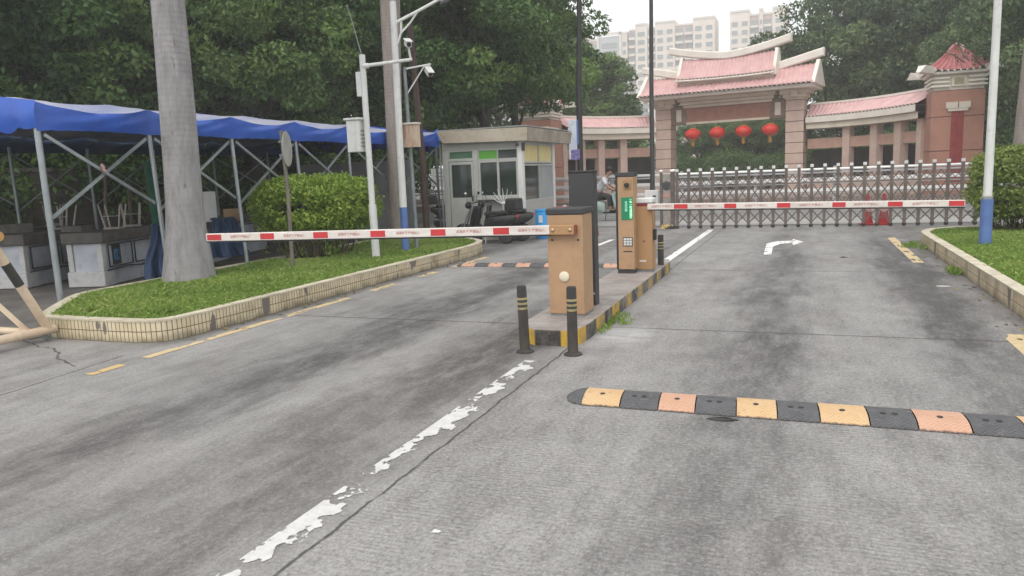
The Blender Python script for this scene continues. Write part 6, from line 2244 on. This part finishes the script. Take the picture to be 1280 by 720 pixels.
# ---------------------------------------------------------------- clipped hedges
def hedge(label, x, y, rx, ry, z0, z1, n, size, seed, leafm, stems=True, loc_z=0.19):
    rs = np.random.default_rng(seed)
    C_, Rd, Ct, Ti = [], [], [], []
    zc, hz = (z0 + z1) / 2, (z1 - z0) / 2
    for i in range(n):
        d = rs.normal(size=3); d /= np.linalg.norm(d)
        e = 0.62
        p = np.sign(d) * np.abs(d) ** e
        p = p / max(1.0, (abs(p[0]) ** 3 + abs(p[1]) ** 3 + abs(p[2]) ** 3) ** (1 / 3))
        rad = 0.80 + 0.14 * rs.random()
        C_.append((p[0] * rx * rad, p[1] * ry * rad, zc + p[2] * hz * rad))
        Rd.append(0.13 + 0.10 * rs.random()); Ct.append(int(70 + 60 * rs.random())); Ti.append(0.40 + 0.25 * rs.random())
    P, T = leaves(C_, Rd, Ct, size, 0.5, 0.0, 0.2, Ti)
    r = thing('hedge_bush', label, 'bush', (x, y, loc_z), 0, 'clipped hedge bushes')
    o = bpy.data.objects.new('foliage', quads_mesh('foliage', P, T, leafm)); COL.objects.link(o); o.parent = r
    k = MB()
    for i in range(70 if stems else 10):
        a, q = rs.random() * 2 * PI, math.sqrt(rs.random()) * 0.8
        bx0, by0 = q * rx * math.cos(a), q * ry * math.sin(a)
        k.tube([(bx0 * 0.8, by0 * 0.8, 0), (bx0 * 0.92 + rs.normal() * 0.04, by0 * 0.92, z0 * 0.6), (bx0 + rs.normal() * 0.06, by0, z0 + 0.35)], [0.014, 0.010, 0.006], 5)
    k.build('stems', mat('brown_stems', (0.14, 0.115, 0.07), (0.09, 0.075, 0.045), 12, 0.9), r)
    # sparse leafy shoots below the clipped crown
    C2 = [(rs.uniform(-rx, rx) * 0.85, rs.uniform(-ry, ry) * 0.8, rs.uniform(0.12, z0 + 0.1)) for i in range(60)]
    P, T = leaves(C2, [0.12] * 60, [16] * 60, size, 0.4, 0.0, 0.15, [0.25 + 0.2 * rs.random() for i in range(60)])
    o = bpy.data.objects.new('low_shoots', quads_mesh('low_shoots', P, T, leafm)); COL.objects.link(o); o.parent = r
    return r


hedge('bright green clipped bush with bare stems on the left bed behind the round sign', -9.0, 12.6, 1.18, 0.95, 0.50, 1.56, 420, 0.075, 3, L_hedge)
hedge('clipped green bush on the right lawn at the picture edge', 3.95, 17.1, 1.02, 0.75, 0.30, 1.62, 330, 0.075, 5, leaf_material('olive_hedge_foliage', (0.10, 0.16, 0.03), (0.20, 0.27, 0.06), (0.36, 0.41, 0.12), 0.3, 0.45))

# ================================================================== SMALL THINGS ON THE GROUND
k = MB()
k.add([(-0.10, -0.01, 0.004), (-0.03, -0.035, 0.006), (0.06, -0.025, 0.012), (0.11, 0.015, 0.004), (0.02, 0.02, 0.016), (-0.06, 0.022, 0.008)], [(0, 1, 2, 3, 4, 5)])
o = k.build('rubber_scrap', M_rubber); o.location = (-0.50, 4.97, 0.0); o.modifiers.new('thickness', 'SOLIDIFY').thickness = 0.006
tag(o, 'torn black rubber scrap lying in front of the near speed bump', 'scrap')
k = MB(); k.add([(-0.02, -0.012, 0.004), (0.018, -0.01, 0.006), (0.022, 0.012, 0.004), (-0.015, 0.014, 0.007)], [(0, 1, 2, 3)])
o = k.build('paper_scrap', M_white); o.location = (-1.60, 2.99, 0); o.modifiers.new('thickness', 'SOLIDIFY').thickness = 0.002
tag(o, 'tiny white paper scrap on the concrete in the foreground', 'scrap')
k = MB(); k.lathe([(0.085, 0.0), (0.085, 0.008), (0.06, 0.010)], n=18)
o = k.build('drain_cover', mat('pale_cover', (0.5, 0.47, 0.44), (0.36, 0.34, 0.32), 8, 0.7), smooth=40); o.location = (1.66, 11.05, 0); o.scale = (1, 0.7, 1)
tag(o, 'small pale round drain cover near the right kerb', 'drain cover')
k = MB(); k.add([(-0.07, 0, 0.004), (0, -0.03, 0.015), (0.07, 0, 0.006), (0, 0.03, 0.02)], [(0, 1, 2, 3)])
o = k.build('dead_leaf', M_bark); o.location = (0.60, 14.29, 0); o.modifiers.new('thickness', 'SOLIDIFY').thickness = 0.004
tag(o, 'dark dead leaf on the right lane below the barrier arm', 'leaf')


def weeds(pts, n, h, label):
    B = np.array([pts[i % len(pts)] for i in range(n)], float) + np.concatenate([rng.normal(size=(n, 2)) * 0.045, np.zeros((n, 1))], 1)
    ax = unit(np.concatenate([rng.normal(size=(n, 2)) * 0.6, np.ones((n, 1))], 1))
    sd_ = unit(np.cross(ax, rng.normal(size=(n, 3))))
    L = h * (0.4 + 0.9 * rng.random((n, 1)))
    q = np.stack([B, B + ax * L * 0.6 + sd_ * 0.008, B + ax * L, B + ax * L * 0.6 - sd_ * 0.008], 1)
    o = bpy.data.objects.new('weeds', quads_mesh('weeds', q, 0.4 + rng.normal(size=n) * 0.2, M_grass))
    COL.objects.link(o)
    o['kind'] = 'stuff'
    return tag(o, label, 'weeds')


weeds([(-1.97, 7.5 + 0.12 * i, 0.0) for i in range(9)] + [(-1.9, 8.0, 0), (-1.82, 7.9, 0), (-1.86, 8.15, 0)], 260, 0.065, 'weeds growing along the foot of the island kerb')
weeds([(2.0, 12.2 + 0.1 * i, 0.0) for i in range(4)] + [(1.85, 16.2, 0), (1.95, 16.5, 0), (1.9, 15.9, 0), (1.75, 16.0, 0), (2.0, 15.6, 0)], 500, 0.10, 'weeds along the foot of the right kerb')


n_l = 170
lx = np.where(rng.random(n_l) < 0.6, -6.32 + abs(rng.normal(size=n_l)) * 0.10, 2.02 - abs(rng.normal(size=n_l)) * 0.12)
ly = np.where(lx < 0, rng.uniform(6.3, 15, n_l), rng.uniform(5, 17, n_l))
ctr = np.stack([lx, ly, np.full(n_l, 0.008)], 1)
ax = unit(np.concatenate([rng.normal(size=(n_l, 2)), rng.normal(size=(n_l, 1)) * 0.15], 1))
sdv = unit(np.cross(ax, np.array([0, 0, 1.0]) + rng.normal(size=(n_l, 3)) * 0.2))
Ls = 0.02 + 0.03 * rng.random((n_l, 1))
q4 = np.stack([ctr - ax * Ls, ctr + sdv * Ls * 0.5, ctr + ax * Ls, ctr - sdv * Ls * 0.5], 1)
o = bpy.data.objects.new('leaf_litter', quads_mesh('leaf_litter', q4, 0.5 + rng.normal(size=n_l) * 0.3, leaf_material('dead_leaves', (0.07, 0.05, 0.03), (0.16, 0.11, 0.05), (0.30, 0.24, 0.09), 0.1, 0.8)))
COL.objects.link(o)
o['kind'] = 'stuff'
tag(o, 'scattered dead leaves in the gutters along both kerbs', 'leaf litter')

# ================================================================== HAZE
HAZE = 0.0017
if HAZE:
    hz = MB()
    hz.bx(-330, 330, -40, 420, -1.2, 75)
    q = bpy.data.materials.new('haze_air')
    q.use_nodes = True
    q.node_tree.nodes.clear()
    ho = q.node_tree.nodes.new('ShaderNodeOutputMaterial')
    pv = q.node_tree.nodes.new('ShaderNodeVolumePrincipled')
    pv.inputs['Color'].default_value = (0.97, 0.97, 0.98, 1)
    pv.inputs['Density'].default_value = HAZE
    q.node_tree.links.new(pv.outputs['Volume'], ho.inputs['Volume'])
    o = hz.build('haze', q)
    o['kind'] = 'stuff'
